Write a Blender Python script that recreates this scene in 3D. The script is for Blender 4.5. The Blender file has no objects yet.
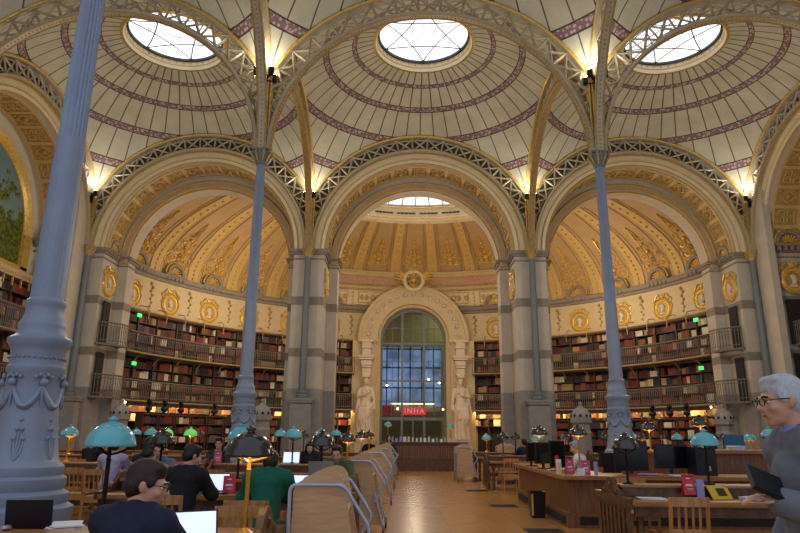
import bpy, bmesh, math, random
from math import sin, cos, pi, radians as R_, sqrt, atan2
from mathutils import Vector, Matrix, Euler
random.seed(7)
SC = bpy.context.scene
COL = SC.collection

# ------------------------------------------------------------------ materials
def lin(h):
    h = h.lstrip('#'); v = [int(h[i:i+2], 16)/255 for i in (0, 2, 4)]
    return tuple((c/12.92 if c <= .04045 else ((c+.055)/1.055)**2.4) for c in v) + (1,)
def newmat(name):
    m = bpy.data.materials.new(name); m.use_nodes = True
    nt = m.node_tree; b = nt.nodes['Principled BSDF']
    return m, nt, b
def mat(name, hexc, rough=.6, metal=0, var=.12, scale=6, bump=0, emis=0, emc=None, spec=.4, ior=None):
    m, nt, b = newmat(name)
    c = lin(hexc)
    if var:
        tc = nt.nodes.new('ShaderNodeTexCoord'); n = nt.nodes.new('ShaderNodeTexNoise')
        n.inputs['Scale'].default_value = scale; n.inputs['Detail'].default_value = 4
        nt.links.new(tc.outputs['Object'], n.inputs['Vector'])
        r = nt.nodes.new('ShaderNodeValToRGB')
        r.color_ramp.elements[0].position = .3; r.color_ramp.elements[1].position = .7
        r.color_ramp.elements[0].color = tuple(x*(1-var) for x in c[:3]) + (1,)
        r.color_ramp.elements[1].color = tuple(min(1, x*(1+var)) for x in c[:3]) + (1,)
        nt.links.new(n.outputs['Fac'], r.inputs['Fac']); nt.links.new(r.outputs['Color'], b.inputs['Base Color'])
        if bump:
            bp = nt.nodes.new('ShaderNodeBump'); bp.inputs['Strength'].default_value = bump; bp.inputs['Distance'].default_value = .05
            nt.links.new(n.outputs['Fac'], bp.inputs['Height']); nt.links.new(bp.outputs['Normal'], b.inputs['Normal'])
    else:
        b.inputs['Base Color'].default_value = c
    b.inputs['Roughness'].default_value = rough; b.inputs['Metallic'].default_value = metal
    b.inputs['Specular IOR Level'].default_value = spec
    if emis:
        b.inputs['Emission Color'].default_value = lin(emc or hexc); b.inputs['Emission Strength'].default_value = emis
    return m
def nd(nt, t, **k):
    n = nt.nodes.new(t)
    for a, v in k.items():
        if a.startswith('i_'): n.inputs[int(a[2:])].default_value = v
        else: setattr(n, a, v)
    return n
def mth(nt, op, a, b=None, c=None):
    n = nt.nodes.new('ShaderNodeMath'); n.operation = op
    for i, v in enumerate((a, b, c)):
        if v is None: continue
        if isinstance(v, (int, float)): n.inputs[i].default_value = v
        else: nt.links.new(v, n.inputs[i])
    return n.outputs[0]
def mixc(nt, f, a, b):
    n = nt.nodes.new('ShaderNodeMix'); n.data_type = 'RGBA'
    for s, v in ((0, f), (6, a), (7, b)):
        if isinstance(v, (int, float)): n.inputs[s].default_value = v
        elif isinstance(v, tuple): n.inputs[s].default_value = v
        else: nt.links.new(v, n.inputs[s])
    return n.outputs[2]

def wood(name, h1, h2, rough=.4, sc=(1, 14, 14)):
    m, nt, b = newmat(name)
    tc = nd(nt, 'ShaderNodeTexCoord'); mp = nd(nt, 'ShaderNodeMapping'); mp.inputs['Scale'].default_value = sc
    n = nd(nt, 'ShaderNodeTexNoise'); n.inputs['Scale'].default_value = 2.2; n.inputs['Detail'].default_value = 6
    r = nd(nt, 'ShaderNodeValToRGB'); r.color_ramp.elements[0].color = lin(h1); r.color_ramp.elements[1].color = lin(h2)
    r.color_ramp.elements[0].position = .35; r.color_ramp.elements[1].position = .65
    L = nt.links.new
    L(tc.outputs['Object'], mp.inputs[0]); L(mp.outputs[0], n.inputs['Vector']); L(n.outputs['Fac'], r.inputs['Fac']); L(r.outputs['Color'], b.inputs['Base Color'])
    b.inputs['Roughness'].default_value = rough
    return m

def dome_mat():
    # sail dome: plaster gores, dark seams, four pink lace bands (angles measured at the sphere's centre)
    m, nt, b = newmat('dome_faience'); L = nt.links.new
    tc = nd(nt, 'ShaderNodeTexCoord'); sp = nd(nt, 'ShaderNodeSeparateXYZ'); L(tc.outputs['Object'], sp.inputs[0])
    x, y, z = sp.outputs
    r = mth(nt, 'SQRT', mth(nt, 'ADD', mth(nt, 'MULTIPLY', x, x), mth(nt, 'MULTIPLY', y, y)))
    pol = mth(nt, 'MULTIPLY', mth(nt, 'ARCTAN2', r, z), 180/pi)
    az = mth(nt, 'ARCTAN2', y, x)
    fr = mth(nt, 'FRACT', mth(nt, 'MULTIPLY', mth(nt, 'ADD', az, pi), 48/(2*pi)))
    d = mth(nt, 'ABSOLUTE', mth(nt, 'SUBTRACT', fr, .5))            # .5 at the seam
    dist = mth(nt, 'MULTIPLY', mth(nt, 'SUBTRACT', .5, d), mth(nt, 'MULTIPLY', r, 2*pi/48))
    seam = mth(nt, 'LESS_THAN', dist, .026)
    n = nd(nt, 'ShaderNodeTexNoise'); n.inputs['Scale'].default_value = 1.3; n.inputs['Detail'].default_value = 5; L(tc.outputs['Object'], n.inputs['Vector'])
    cr = nd(nt, 'ShaderNodeValToRGB'); cr.color_ramp.elements[0].color = lin('#b7b39a'); cr.color_ramp.elements[1].color = lin('#cbc7b0')
    cr.color_ramp.elements[0].position = .3; cr.color_ramp.elements[1].position = .7
    L(n.outputs['Fac'], cr.inputs['Fac']); base = cr.outputs['Color']
    tile = mth(nt, 'LESS_THAN', mth(nt, 'FRACT', mth(nt, 'MULTIPLY', pol, .42)), .03)
    base = mixc(nt, mth(nt, 'MULTIPLY', tile, .12), base, lin('#8a8068'))
    base = mixc(nt, seam, base, lin('#5b574d'))
    vo = nd(nt, 'ShaderNodeTexVoronoi'); vo.inputs['Scale'].default_value = 8; L(tc.outputs['Object'], vo.inputs['Vector'])
    lace = mixc(nt, mth(nt, 'GREATER_THAN', vo.outputs['Distance'], .42), lin('#b7a59c'), lin('#7f6166'))
    for (a, hw) in ((21.9, .8), (31.4, 1.1), (43.6, 1.3), (57.4, 1.5)):
        dd = mth(nt, 'ABSOLUTE', mth(nt, 'SUBTRACT', pol, a))
        base = mixc(nt, mth(nt, 'LESS_THAN', dd, hw), base, lin('#45323a'))
        base = mixc(nt, mth(nt, 'LESS_THAN', dd, hw*.72), base, lace)
    L(base, b.inputs['Base Color']); b.inputs['Roughness'].default_value = .5
    return m

def floor_mat():
    m, nt, b = newmat('parquet'); L = nt.links.new
    tc = nd(nt, 'ShaderNodeTexCoord'); sp = nd(nt, 'ShaderNodeSeparateXYZ'); L(tc.outputs['Object'], sp.inputs[0])
    x, y, z = sp.outputs
    # point de Hongrie: chevron columns .5 wide along Y
    w = .62
    fx = mth(nt, 'FRACT', mth(nt, 'DIVIDE', x, w)); cell = mth(nt, 'FLOOR', mth(nt, 'DIVIDE', x, w))
    par = mth(nt, 'MULTIPLY', mth(nt, 'SUBTRACT', mth(nt, 'MULTIPLY', mth(nt, 'FRACT', mth(nt, 'MULTIPLY', cell, .5)), 4), 1), 1)
    slant = mth(nt, 'ADD', y, mth(nt, 'MULTIPLY', mth(nt, 'MULTIPLY', mth(nt, 'SUBTRACT', fx, .5), w), par))
    pk = mth(nt, 'DIVIDE', slant, .085)
    idx = mth(nt, 'FLOOR', pk); fp = mth(nt, 'FRACT', pk)
    wn = nd(nt, 'ShaderNodeTexWhiteNoise'); wn.noise_dimensions = '2D'
    cx = nd(nt, 'ShaderNodeCombineXYZ'); L(idx, cx.inputs[0]); L(cell, cx.inputs[1]); L(cx.outputs[0], wn.inputs['Vector'])
    cr = nd(nt, 'ShaderNodeValToRGB'); cr.color_ramp.elements[0].color = lin('#ae763d'); cr.color_ramp.elements[1].color = lin('#bd8549')
    L(wn.outputs['Value'], cr.inputs['Fac'])
    gap = mth(nt, 'LESS_THAN', fp, .05); gap2 = mth(nt, 'LESS_THAN', fx, .012)
    base = mixc(nt, mth(nt, 'MULTIPLY', mth(nt, 'MAXIMUM', gap, gap2), .35), cr.outputs['Color'], lin('#4c2c12'))
    n = nd(nt, 'ShaderNodeTexNoise'); n.inputs['Scale'].default_value = .7; L(tc.outputs['Object'], n.inputs['Vector'])
    base = mixc(nt, mth(nt, 'MULTIPLY', n.outputs['Fac'], .35), base, lin('#a57440'))
    L(base, b.inputs['Base Color']); b.inputs['Roughness'].default_value = .24
    b.inputs['Specular IOR Level'].default_value = .5
    return m

def gold_pattern(name, base, gold, scale=5, thr=.12):
    m, nt, b = newmat(name); L = nt.links.new
    tc = nd(nt, 'ShaderNodeTexCoord')
    w = nd(nt, 'ShaderNodeTexNoise'); w.inputs['Scale'].default_value = scale; w.inputs['Detail'].default_value = 3; w.inputs['Distortion'].default_value = 1.6
    L(tc.outputs['Object'], w.inputs['Vector'])
    f = mth(nt, 'LESS_THAN', mth(nt, 'ABSOLUTE', mth(nt, 'SUBTRACT', w.outputs['Fac'], .5)), thr*.25)
    L(mixc(nt, f, lin(base), lin(gold)), b.inputs['Base Color'])
    bp = nd(nt, 'ShaderNodeBump'); bp.inputs['Strength'].default_value = .5; bp.inputs['Distance'].default_value = .03
    L(f, bp.inputs['Height']); L(bp.outputs['Normal'], b.inputs['Normal'])
    b.inputs['Roughness'].default_value = .45
    return m

def painting_mat():
    m, nt, b = newmat('landscape_painting'); L = nt.links.new
    tc = nd(nt, 'ShaderNodeTexCoord'); sp = nd(nt, 'ShaderNodeSeparateXYZ'); L(tc.outputs['Object'], sp.inputs[0])
    n = nd(nt, 'ShaderNodeTexNoise'); n.inputs['Scale'].default_value = 1.1; n.inputs['Detail'].default_value = 9; n.inputs['Roughness'].default_value = .65
    L(tc.outputs['Object'], n.inputs['Vector'])
    n2 = nd(nt, 'ShaderNodeTexNoise'); n2.inputs['Scale'].default_value = 7; n2.inputs['Detail'].default_value = 6; L(tc.outputs['Object'], n2.inputs['Vector'])
    leaf = nd(nt, 'ShaderNodeValToRGB'); e = leaf.color_ramp.elements
    e[0].position = .35; e[0].color = lin('#1f2a10'); e[1].position = .68; e[1].color = lin('#7f8b34')
    L(n2.outputs['Fac'], leaf.inputs['Fac'])
    h = mth(nt, 'SUBTRACT', 1.0, mth(nt, 'MULTIPLY', mth(nt, 'SUBTRACT', sp.outputs[2], 8), .2))   # 1 at the foot of the canvas
    f = mth(nt, 'GREATER_THAN', mth(nt, 'ADD', n.outputs['Fac'], mth(nt, 'MULTIPLY', h, .55)), .78)
    sky = mixc(nt, h, lin('#5f7f96'), lin('#8a9a8a'))
    L(mixc(nt, f, sky, leaf.outputs['Color']), b.inputs['Base Color'])
    b.inputs['Roughness'].default_value = .35
    return m

def attr_mat(name, rough=.6):
    m, nt, b = newmat(name)
    a = nd(nt, 'ShaderNodeVertexColor'); a.layer_name = 'Col'
    nt.links.new(a.outputs['Color'], b.inputs['Base Color']); b.inputs['Roughness'].default_value = rough
    return m

M = {}
M['dome'] = dome_mat(); M['floor'] = floor_mat()
M['stone'] = mat('pier_stone', '#beb3a2', .7, 0, .08, 1.5, .1)
M['stoneband'] = mat('stone_band', '#8a7f70', .7)
M['stonebase'] = mat('grey_base_stone', '#918c86', .75, 0, .12, 3, .2)
M['cream'] = mat('cream_plaster', '#cdb78c', .6, 0, .06, 2)
M['creamlt'] = mat('pale_plaster', '#ddcda6', .6, 0, .06, 2)
M['tan'] = mat('tan_plaster', '#bfa47c', .6, 0, .1, 2.5)
M['apse'] = mat('apse_panel_plaster', '#b9986a', .6, 0, .08, 1.2)
M['statue'] = mat('statue_stone', '#d6c5ac', .7, 0, .1, 4, .1)
M['gold'] = mat('gilding', '#d8b055', .36, .25, .25, 12)
M['goldd'] = mat('dull_gilding', '#b2955c', .45, .15, .2, 8)
M['pink'] = gold_pattern('pink_inscription_band', '#b98a7c', '#d9b48c', 9, .25)
M['coffer'] = mat('coffer_ground', '#b8965a', .6, 0, .15, 5)
M['coffer_hi'] = mat('coffer_moulding', '#c9ac70', .5, 0, .1, 5)
M['iron'] = mat('grey_blue_cast_iron', '#8a96aa', .45, .1, .05, 3)
M['irongrey'] = mat('grey_lattice_iron', '#b3a98f', .45, .2, .1, 5)
M['irondark'] = mat('engaged_column_grey', '#6f7678', .5, .1, .06, 4)
M['black'] = mat('black_iron', '#141414', .4, .3, 0)
M['rail'] = mat('railing_iron', '#756c60', .5, .1, 0)
M['wood'] = wood('oak_table', '#8a5a2c', '#b07a42', .38)
M['woodlt'] = wood('light_chair_wood', '#9a6a38', '#be8a50', .42, (14, 14, 1))
M['wooddk'] = wood('dark_carved_oak', '#472c1a', '#6b4628', .4, (6, 6, 6))
M['woodred'] = wood('desk_front_oak', '#6a4226', '#8a5c37', .42, (14, 14, 1))
M['shelf'] = wood('bookcase_wood', '#3a2415', '#523621', .5, (4, 4, 4))
M['cart'] = wood('beech_ply', '#bf976c', '#d0aa80', .4, (2, 2, 18))
M['tube'] = mat('blue_grey_tube', '#a9b4c8', .35, .3, 0)
M['teal'] = mat('teal_enamel', '#63b4be', .12, 0, .03, 2, 0, spec=.7)
M['bronze'] = mat('dark_bronze_shade', '#2a2321', .16, .15, 0, 3, spec=.9)
M['greenlit'] = mat('lit_green_glass', '#63c86a', .2, 0, 0, emis=.3, emc='#7dff7a')
M['brass'] = mat('brass_yoke', '#c8952e', .35, .35, 0, 5)
M['inner'] = mat('lamp_inner_glow', '#ffe2a0', .4, 0, 0, emis=2.2, emc='#ffd080')
M['white'] = mat('white_paper', '#e8e8ea', .6, 0, 0)
M['whiteglass'] = mat('white_mullion', '#d8dde0', .5, 0, 0)
M['red'] = mat('red_card', '#c0303e', .45, 0, 0)
M['pinkcard'] = mat('pink_card', '#c05068', .45, 0, 0)
M['screen'] = mat('lit_screen', '#e8f0ff', .3, 0, 0, emis=1.0, emc='#c4d6ff')
M['screenoff'] = mat('dark_screen', '#0b0c0f', .2, 0, 0)
M['plastic'] = mat('black_plastic', '#17171a', .4, 0, 0)
M['silver'] = mat('silver_lid', '#a9a9ac', .35, .5, 0)
M['steel'] = mat('castor_steel', '#8d9196', .3, .8, 0)
M['vent'] = mat('floor_grille', '#3c3833', .5, .4, .2, 30)
M['sky'] = mat('skylight_glass', '#ffffff', .3, 0, 0, emis=1.5, emc='#eef4ff')
M['apsesky'] = mat('apse_skylight_glass', '#ffffff', .3, 0, 0, emis=1.15, emc='#eef4ff')
M['lead'] = mat('skylight_bars', '#3a3f45', .5, .3, 0)
M['bluelit'] = mat('daylit_court_glass', '#8fb4e0', .3, 0, .35, 1.6, emis=0)
M['exit'] = mat('green_exit_sign', '#2fd46a', .4, 0, 0, emis=1.2, emc='#3fff7f')
M['striplamp'] = mat('warm_strip_lamp', '#fff0c0', .4, 0, 0, emis=14, emc='#ffd27a')
M['rowlight'] = mat('bright_reading_strip', '#fff0c0', .4, 0, 0, emis=70, emc='#ffd58a')
M['recess_shade'] = mat('painted_recess_shade', '#65523a', .7, 0, .1, 3)
M['ribgold'] = mat('brown_gilt_paint', '#9c8150', .5, .1, .2, 8)
M['spot'] = mat('uplighter_glass', '#fff6dc', .4, 0, 0, emis=60, emc='#fff0cf')
M['painting'] = painting_mat()
M['books'] = attr_mat('leather_and_cloth_bindings')
M['dark'] = mat('dark_recess', '#2a2420', .8, 0, 0)
M['navy'] = mat('blue_plastic', '#1f5f80', .4, 0, 0)
M['yellow'] = mat('yellow_cover', '#d9b02a', .5, 0, 0)
M['lav'] = mat('lavender_paper', '#8f9ad0', .5, 0, 0)

# ------------------------------------------------------------------ mesh builder
class MB:
    def __init__(s): s.v = []; s.f = []; s.c = []; s.m = []; s.mi = 0
    def add(s, vs, fs, col=None):
        o = len(s.v); s.v += [tuple(p) for p in vs]
        for f in fs:
            s.f.append(tuple(o+i for i in f)); s.m.append(s.mi)
            if col is not None: s.c.append(col)
        return s
    def box(s, c, size, rz=0, col=None, M4=None):
        x, y, z = (d/2 for d in size)
        vs = [(i*x, j*y, k*z) for i in (-1, 1) for j in (-1, 1) for k in (-1, 1)]
        ca, sa = cos(rz), sin(rz)
        vs = [(c[0]+p[0]*ca-p[1]*sa, c[1]+p[0]*sa+p[1]*ca, c[2]+p[2]) for p in vs]
        if M4: vs = [tuple(M4 @ Vector(p)) for p in vs]
        return s.add(vs, [(0, 1, 3, 2), (4, 6, 7, 5), (0, 4, 5, 1), (2, 3, 7, 6), (0, 2, 6, 4), (1, 5, 7, 3)], col)
    def bx(s, x0, x1, y0, y1, z0, z1, col=None):
        return s.box(((x0+x1)/2, (y0+y1)/2, (z0+z1)/2), (x1-x0, y1-y0, z1-z0), 0, col)
    def lathe(s, prof, n=24, c=(0, 0, 0), rip=None, cap=True, a0=0, a1=2*pi):
        full = abs(a1-a0-2*pi) < 1e-6; k = n if full else n+1; vs = []
        for (r, z) in prof:
            for i in range(k):
                a = a0+(a1-a0)*i/n; rr = rip(r, z, a) if rip else r
                vs.append((c[0]+rr*cos(a), c[1]+rr*sin(a), c[2]+z))
        fs = []
        for j in range(len(prof)-1):
            for i in range(n):
                i2 = (i+1) % k
                fs.append((j*k+i, j*k+i2, (j+1)*k+i2, (j+1)*k+i))
        if cap and full: fs.append(tuple(range(k-1, -1, -1))); fs.append(tuple((len(prof)-1)*k+i for i in range(k)))
        return s.add(vs, fs)
    def tube(s, pts, r, n=8, closed=False):
        pts = [Vector(p) for p in pts]; k = len(pts); vs = []; prevn = None
        for i, p in enumerate(pts):
            if closed: t = pts[(i+1) % k]-pts[i-1]
            else: t = pts[min(i+1, k-1)]-pts[max(i-1, 0)]
            t = t.normalized() if t.length > 1e-9 else Vector((0, 0, 1))
            if prevn is None:
                a = Vector((0, 0, 1)) if abs(t.z) < .9 else Vector((1, 0, 0)); nn = t.cross(a).normalized()
            else:
                nn = prevn-t*prevn.dot(t); nn = nn.normalized() if nn.length > 1e-6 else prevn
            prevn = nn; bb = t.cross(nn); rr = r[i] if isinstance(r, (list, tuple)) else r
            vs += [p+(nn*cos(2*pi*j/n)+bb*sin(2*pi*j/n))*rr for j in range(n)]
        fs = []
        for i in range(k if closed else k-1):
            i2 = (i+1) % k
            for j in range(n):
                j2 = (j+1) % n; fs.append((i*n+j, i*n+j2, i2*n+j2, i2*n+j))
        if not closed: fs.append(tuple(range(n-1, -1, -1))); fs.append(tuple((k-1)*n+j for j in range(n)))
        return s.add(vs, fs)
    def bar(s, a, b, r, n=4): return s.tube([a, b], r, n)
    def ball(s, c, r, nu=12, nv=8, M3=None):
        rx, ry, rz = (r, r, r) if isinstance(r, (int, float)) else r
        vs = [(0, 0, rz)]
        for j in range(1, nv):
            t = pi*j/nv
            for i in range(nu):
                a = 2*pi*i/nu; vs.append((rx*sin(t)*cos(a), ry*sin(t)*sin(a), rz*cos(t)))
        vs.append((0, 0, -rz))
        if M3: vs = [M3 @ Vector(p) for p in vs]
        vs = [(p[0]+c[0], p[1]+c[1], p[2]+c[2]) for p in vs]
        fs = [(0, 1+i, 1+(i+1) % nu) for i in range(nu)]
        for j in range(nv-2):
            for i in range(nu):
                a = 1+j*nu+i; b = 1+j*nu+(i+1) % nu; fs.append((a, a+nu, b+nu, b))
        e = len(vs)-1; o = 1+(nv-2)*nu
        fs += [(e, o+(i+1) % nu, o+i) for i in range(nu)]
        return s.add(vs, fs)
    def cap(s, a, b, ra, rb=None, n=12):       # tapered capsule for bodies
        rb = ra if rb is None else rb; a = Vector(a); b = Vector(b)
        s.ball(a, ra, n, 8); s.ball(b, rb, n, 8)
        if (b-a).length > 1e-5: s.tube([a, b], [ra, rb], n)
        return s
    def sweep(s, F, prof, t0, t1, n, closed=True):   # prof: list of (r, d); F(r, t, d) -> point
        k = len(prof); vs = [F(r, t0+(t1-t0)*i/n, d) for i in range(n+1) for (r, d) in prof]; fs = []
        for i in range(n):
            for j in range(k if closed else k-1):
                j2 = (j+1) % k; fs.append((i*k+j, i*k+j2, (i+1)*k+j2, (i+1)*k+j))
        if closed: fs.append(tuple(range(k-1, -1, -1))); fs.append(tuple(n*k+j for j in range(k)))
        return s.add(vs, fs)
    def grid(s, P, nu, nv):     # P(i, j) -> point
        vs = [P(i, j) for j in range(nv+1) for i in range(nu+1)]
        fs = [(j*(nu+1)+i, j*(nu+1)+i+1, (j+1)*(nu+1)+i+1, (j+1)*(nu+1)+i) for j in range(nv) for i in range(nu)]
        return s.add(vs, fs)
    def prism(s, poly, F, t):   # poly of 2D points, F(a, b, depth)
        k = len(poly); vs = [F(a, b, 0) for a, b in poly]+[F(a, b, t) for a, b in poly]
        fs = [tuple(range(k-1, -1, -1)), tuple(k+i for i in range(k))]+[(i, (i+1) % k, k+(i+1) % k, k+i) for i in range(k)]
        return s.add(vs, fs)
    def mesh(s, name, mats, smooth=None):
        me = bpy.data.meshes.new(name); me.from_pydata(s.v, [], s.f)
        for m in (mats if isinstance(mats, (list, tuple)) else [mats]): me.materials.append(m)
        me.polygons.foreach_set('material_index', s.m)
        if s.c:
            ca = me.color_attributes.new('Col', 'BYTE_COLOR', 'CORNER'); arr = []
            for f, c in zip(s.f, s.c): arr += list(c)*len(f)
            ca.data.foreach_set('color', arr)
        bm = bmesh.new(); bm.from_mesh(me)
        if not s.c: bmesh.ops.recalc_face_normals(bm, faces=bm.faces)
        bm.to_mesh(me); bm.free()
        if smooth is not None:
            me.polygons.foreach_set('use_smooth', [True]*len(me.polygons)); me.set_sharp_from_angle(angle=R_(smooth))
        me.update(); return me

def obj(name, mb, m, parent=None, smooth=None, label=None, loc=None, rz=0):
    me = mb if isinstance(mb, bpy.types.Mesh) else mb.mesh(name, m, smooth)
    o = bpy.data.objects.new(name, me); COL.objects.link(o)
    if parent: o.parent = parent
    if label: o['label'] = label
    if loc: o.location = loc
    if rz: o.rotation_euler = (0, 0, rz)
    return o
def tag(o, label, cat, group=None, kind=None):
    if label: o['label'] = label
    if cat: o['category'] = cat
    if group: o['group'] = group
    if kind: o['kind'] = kind
    return o
def thing(name, label, cat, loc=(0, 0, 0), rz=0, group=None):
    o = bpy.data.objects.new(name, None); COL.objects.link(o); o.empty_display_size = .2
    o.location = loc; o.rotation_euler = (0, 0, rz); return tag(o, label, cat, group)
def struct(name, mb, m, parent=None, smooth=None, loc=None):
    o = obj(name, mb, m, parent, smooth, loc=loc)
    if not parent: o['kind'] = 'structure'
    return o
def dup(root, loc, rz=0, label=None, group=None):
    r = root.copy(); COL.objects.link(r); r.location = loc; r.rotation_euler = (0, 0, rz)
    if label: r['label'] = label
    if group: r['group'] = group
    for ch in list(root.children):
        c = ch.copy(); COL.objects.link(c); c.parent = r
        for g in list(ch.children):
            d = g.copy(); COL.objects.link(d); d.parent = c
    return r
def blend(mb, name, m, voxel=.02, it=4):     # union of overlapping volumes into one continuous skin
    me = mb.mesh(name, m); o = bpy.data.objects.new(name, me); COL.objects.link(o)
    md = o.modifiers.new('r', 'REMESH'); md.mode = 'VOXEL'; md.voxel_size = voxel
    if it: sm = o.modifiers.new('s', 'SMOOTH'); sm.factor = .5; sm.iterations = it
    dg = bpy.context.evaluated_depsgraph_get(); out = bpy.data.meshes.new_from_object(o.evaluated_get(dg))
    bpy.data.objects.remove(o); bpy.data.meshes.remove(me); out.name = name
    out.materials.clear(); out.materials.append(m)
    out.polygons.foreach_set('use_smooth', [True]*len(out.polygons)); return out
ORD = ['first', 'second', 'third', 'fourth', 'fifth', 'sixth', 'seventh', 'eighth', 'ninth', 'tenth', 'eleventh', 'twelfth', 'thirteenth']

# ------------------------------------------------------------------ camera (pinhole fitted to the photograph)
f_, th_, ps_, ro_ = 632.4, .2589, -.0021, .0086
CX0, CH = -.83, 1.5
def ray(px, py):
    c, s = cos(ro_), sin(ro_); a, b = px-400, py-266.5
    x, y = (c*a+s*b)/f_, (-s*a+c*b)/f_
    c, s = cos(th_), sin(th_); yy = c+s*y; zz = s-c*y
    c, s = cos(ps_), sin(ps_)
    return Vector((c*x+s*yy, -s*x+c*yy, zz))
r0 = ray(400, 266.5); rx = (ray(401, 266.5)-r0).normalized(); uy = (ray(400, 265.5)-r0).normalized(); bk = -r0.normalized()
cam_d = bpy.data.cameras.new('camera'); cam = bpy.data.objects.new('camera', cam_d); COL.objects.link(cam)
cam.matrix_world = Matrix(((rx.x, uy.x, bk.x, CX0), (rx.y, uy.y, bk.y, 0), (rx.z, uy.z, bk.z, CH), (0, 0, 0, 1)))
cam_d.sensor_width = 36; cam_d.lens = f_/800*36; cam_d.clip_end = 300
SC.camera = cam
def pxof(x, y, z):
    d = Vector((x-CX0, y, z-CH)); q = d.dot(-bk)
    if q < .1: return None
    return 400+f_*d.dot(rx)/q, 266.5-f_*d.dot(uy)/q, q

exec_parts = []
# ================================================================== ARCHITECTURE
ZS = 9.5            # springing of every arch
YB = 27.3           # plane of the far colonnade
def Ffront(cx, y0):  return lambda r, t, d: (cx+r*cos(t), y0+d, ZS+r*sin(t))
def Fside(x0, cy, s): return lambda r, t, d: (x0+s*d, cy+r*cos(t), ZS+r*sin(t))      # d grows away from the room

fl = MB(); fl.add([(-18, -3, 0), (18, -3, 0), (18, 43, 0), (-18, 43, 0)], [(0, 1, 2, 3)])
struct('floor', fl, M['floor'])

# --- domes: each bay a shallow sail dome carried by its four iron arches
RD = 7.43
for cy in (12.3, 22.3):
    for cx in (-10, 0, 10):
        mb = MB(); nu, nv = 96, 14
        def P(i, j):
            a = 2*pi*i/nu; rm = 5.0/max(abs(cos(a)), abs(sin(a))); r = 1.98+(rm-1.98)*j/nv
            return (r*cos(a), r*sin(a), sqrt(RD*RD-r*r))
        mb.grid(P, nu, nv)
        struct('ceiling', mb, M['dome'], smooth=60, loc=(cx, cy, ZS))

# --- skylights
names = {(-10, 22.3): 'left', (0, 22.3): 'middle', (10, 22.3): 'right'}
wn = 0
for cy in (12.3, 22.3):
    for cx in (-10, 0, 10):
        wn += 1
        z = ZS+sqrt(RD*RD-1.98**2)
        fr = MB(); fr.lathe([(1.9, .5), (2.0, .4), (2.02, .1), (2.02, -.02), (1.93, -.06), (1.9, .02), (1.92, .1), (1.86, .14), (1.86, .3), (1.83, .36), (1.83, .5)], 64, cap=False)
        w = struct('window_%d' % wn, fr, M['creamlt'], smooth=40, loc=(cx, cy, z))
        g = MB(); g.lathe([(1.85, .42), (1.0, .54), (.4, .6), (.01, .62)], 48, cap=False)
        pn_ = obj('pane', g, M['sky'], w)
        b = MB(); b.lathe([(1.86, .30), (1.77, .30), (1.77, .40), (1.86, .40)], 64, cap=False)
        for k in range(6):
            a = k*pi/3+.5
            p0 = Vector((1.8*cos(a), 1.8*sin(a), .38)); p1 = Vector((1.8*cos(a+2*pi/3), 1.8*sin(a+2*pi/3), .38)); mid = Vector(((p0.x+p1.x)*.34, (p0.y+p1.y)*.34, .44))
            b.tube([p0.lerp(mid, t/6).lerp(mid.lerp(p1, t/6), t/6) for t in range(7)], .026, 4)
        b.tube([(.45*cos(t*pi/10), .45*sin(t*pi/10), .54) for t in range(20)], .016, 4, True)
        obj('glazing_bar', b, M['lead'], pn_)
        gr = MB(); 
        for k in range(40):
            a = 2*pi*k/40; gr.ball((1.86*cos(a), 1.86*sin(a), .22), (.04, .04, .05), 6, 4)
        gr.lathe([(1.97, -.08), (2.06, -.04), (2.02, .02)], 64, cap=False)
        obj('gilt_beading', gr, M['gold'], w)

# --- iron lattice arches
RI, RO = 4.84, 5.5
def truss(name, F, clampx, label, group, lowgold=False):
    # F(r, t, d); the outer edge is cut where it meets its neighbour over the column
    def G(r, t, d):
        if r*abs(cos(t)) > clampx:
            z = r*sin(t); c = clampx if cos(t) > 0 else -clampx; rr = sqrt(c*c+z*z); tt = atan2(z, c)
            return F(rr, tt, d)
        return F(r, t, d)
    root = thing('iron_lattice_arch', label, 'arch', (0, 0, 0), 0, group)
    W = .12
    a = MB(); a.sweep(G, [(RO-.03, -W-.03), (RO+.06, -W-.03), (RO+.06, W+.03), (RO-.03, W+.03)], .0, pi, 72)
    obj('upper_flange', a, M['ribgold'] if lowgold else M['irongrey'], root, 40)
    a = MB()
    for d in (-W-.03, W+.03):
        a.tube([G(RO+.03, pi*i/72, d) for i in range(73)], .045, 6)
    obj('gilt_edge', a, M['gold'], root, 50)
    b = MB(); b.sweep(G, [(RI-.06, -W-.02), (RI+.03, -W-.02), (RI+.03, W+.02), (RI-.06, W+.02)], .0, pi, 72)
    obj('lower_flange', b, M['ribgold'] if lowgold else M['irongrey'], root, 40)
    e = MB()
    for d in (-W, W):
        e.tube([G(RI-.07, pi*i/72, d) for i in range(73)], .028, 4)
    nb = 120
    for i in range(nb):
        t = pi*(i+.5)/nb; p = G(RI-.075, t, 0); e.ball(p, .028, 5, 3)
    obj('gilt_beading', e, M['goldd'], root)
    l = MB(); n = 21; dr = RO-RI
    for i in range(n):
        t0 = .14+(pi-.28)*i/n; t1 = .14+(pi-.28)*(i+1)/n
        for d in (0,):
            A, B, C_, D = G(RI+.03, t0, d), G(RO-.03, t0, d), G(RI+.03, t1, d), G(RO-.03, t1, d)
            if (Vector(A)-Vector(B)).length < .12: continue
            l.bar(A, B, .045); l.bar(A, D, .045); l.bar(B, C_, .045)
            mid = (Vector(A)+Vector(C_)+Vector(B)+Vector(D))/4; l.ball(mid, .075, 6, 4)
    for d in (0,):
        l.tube([G(RI+.1, pi*i/72, d) for i in range(73)], .02, 4); l.tube([G(RO-.1, pi*i/72, d) for i in range(73)], .02, 4)
    obj('lattice_web', l, M['irongrey'], root)
    return root
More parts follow.
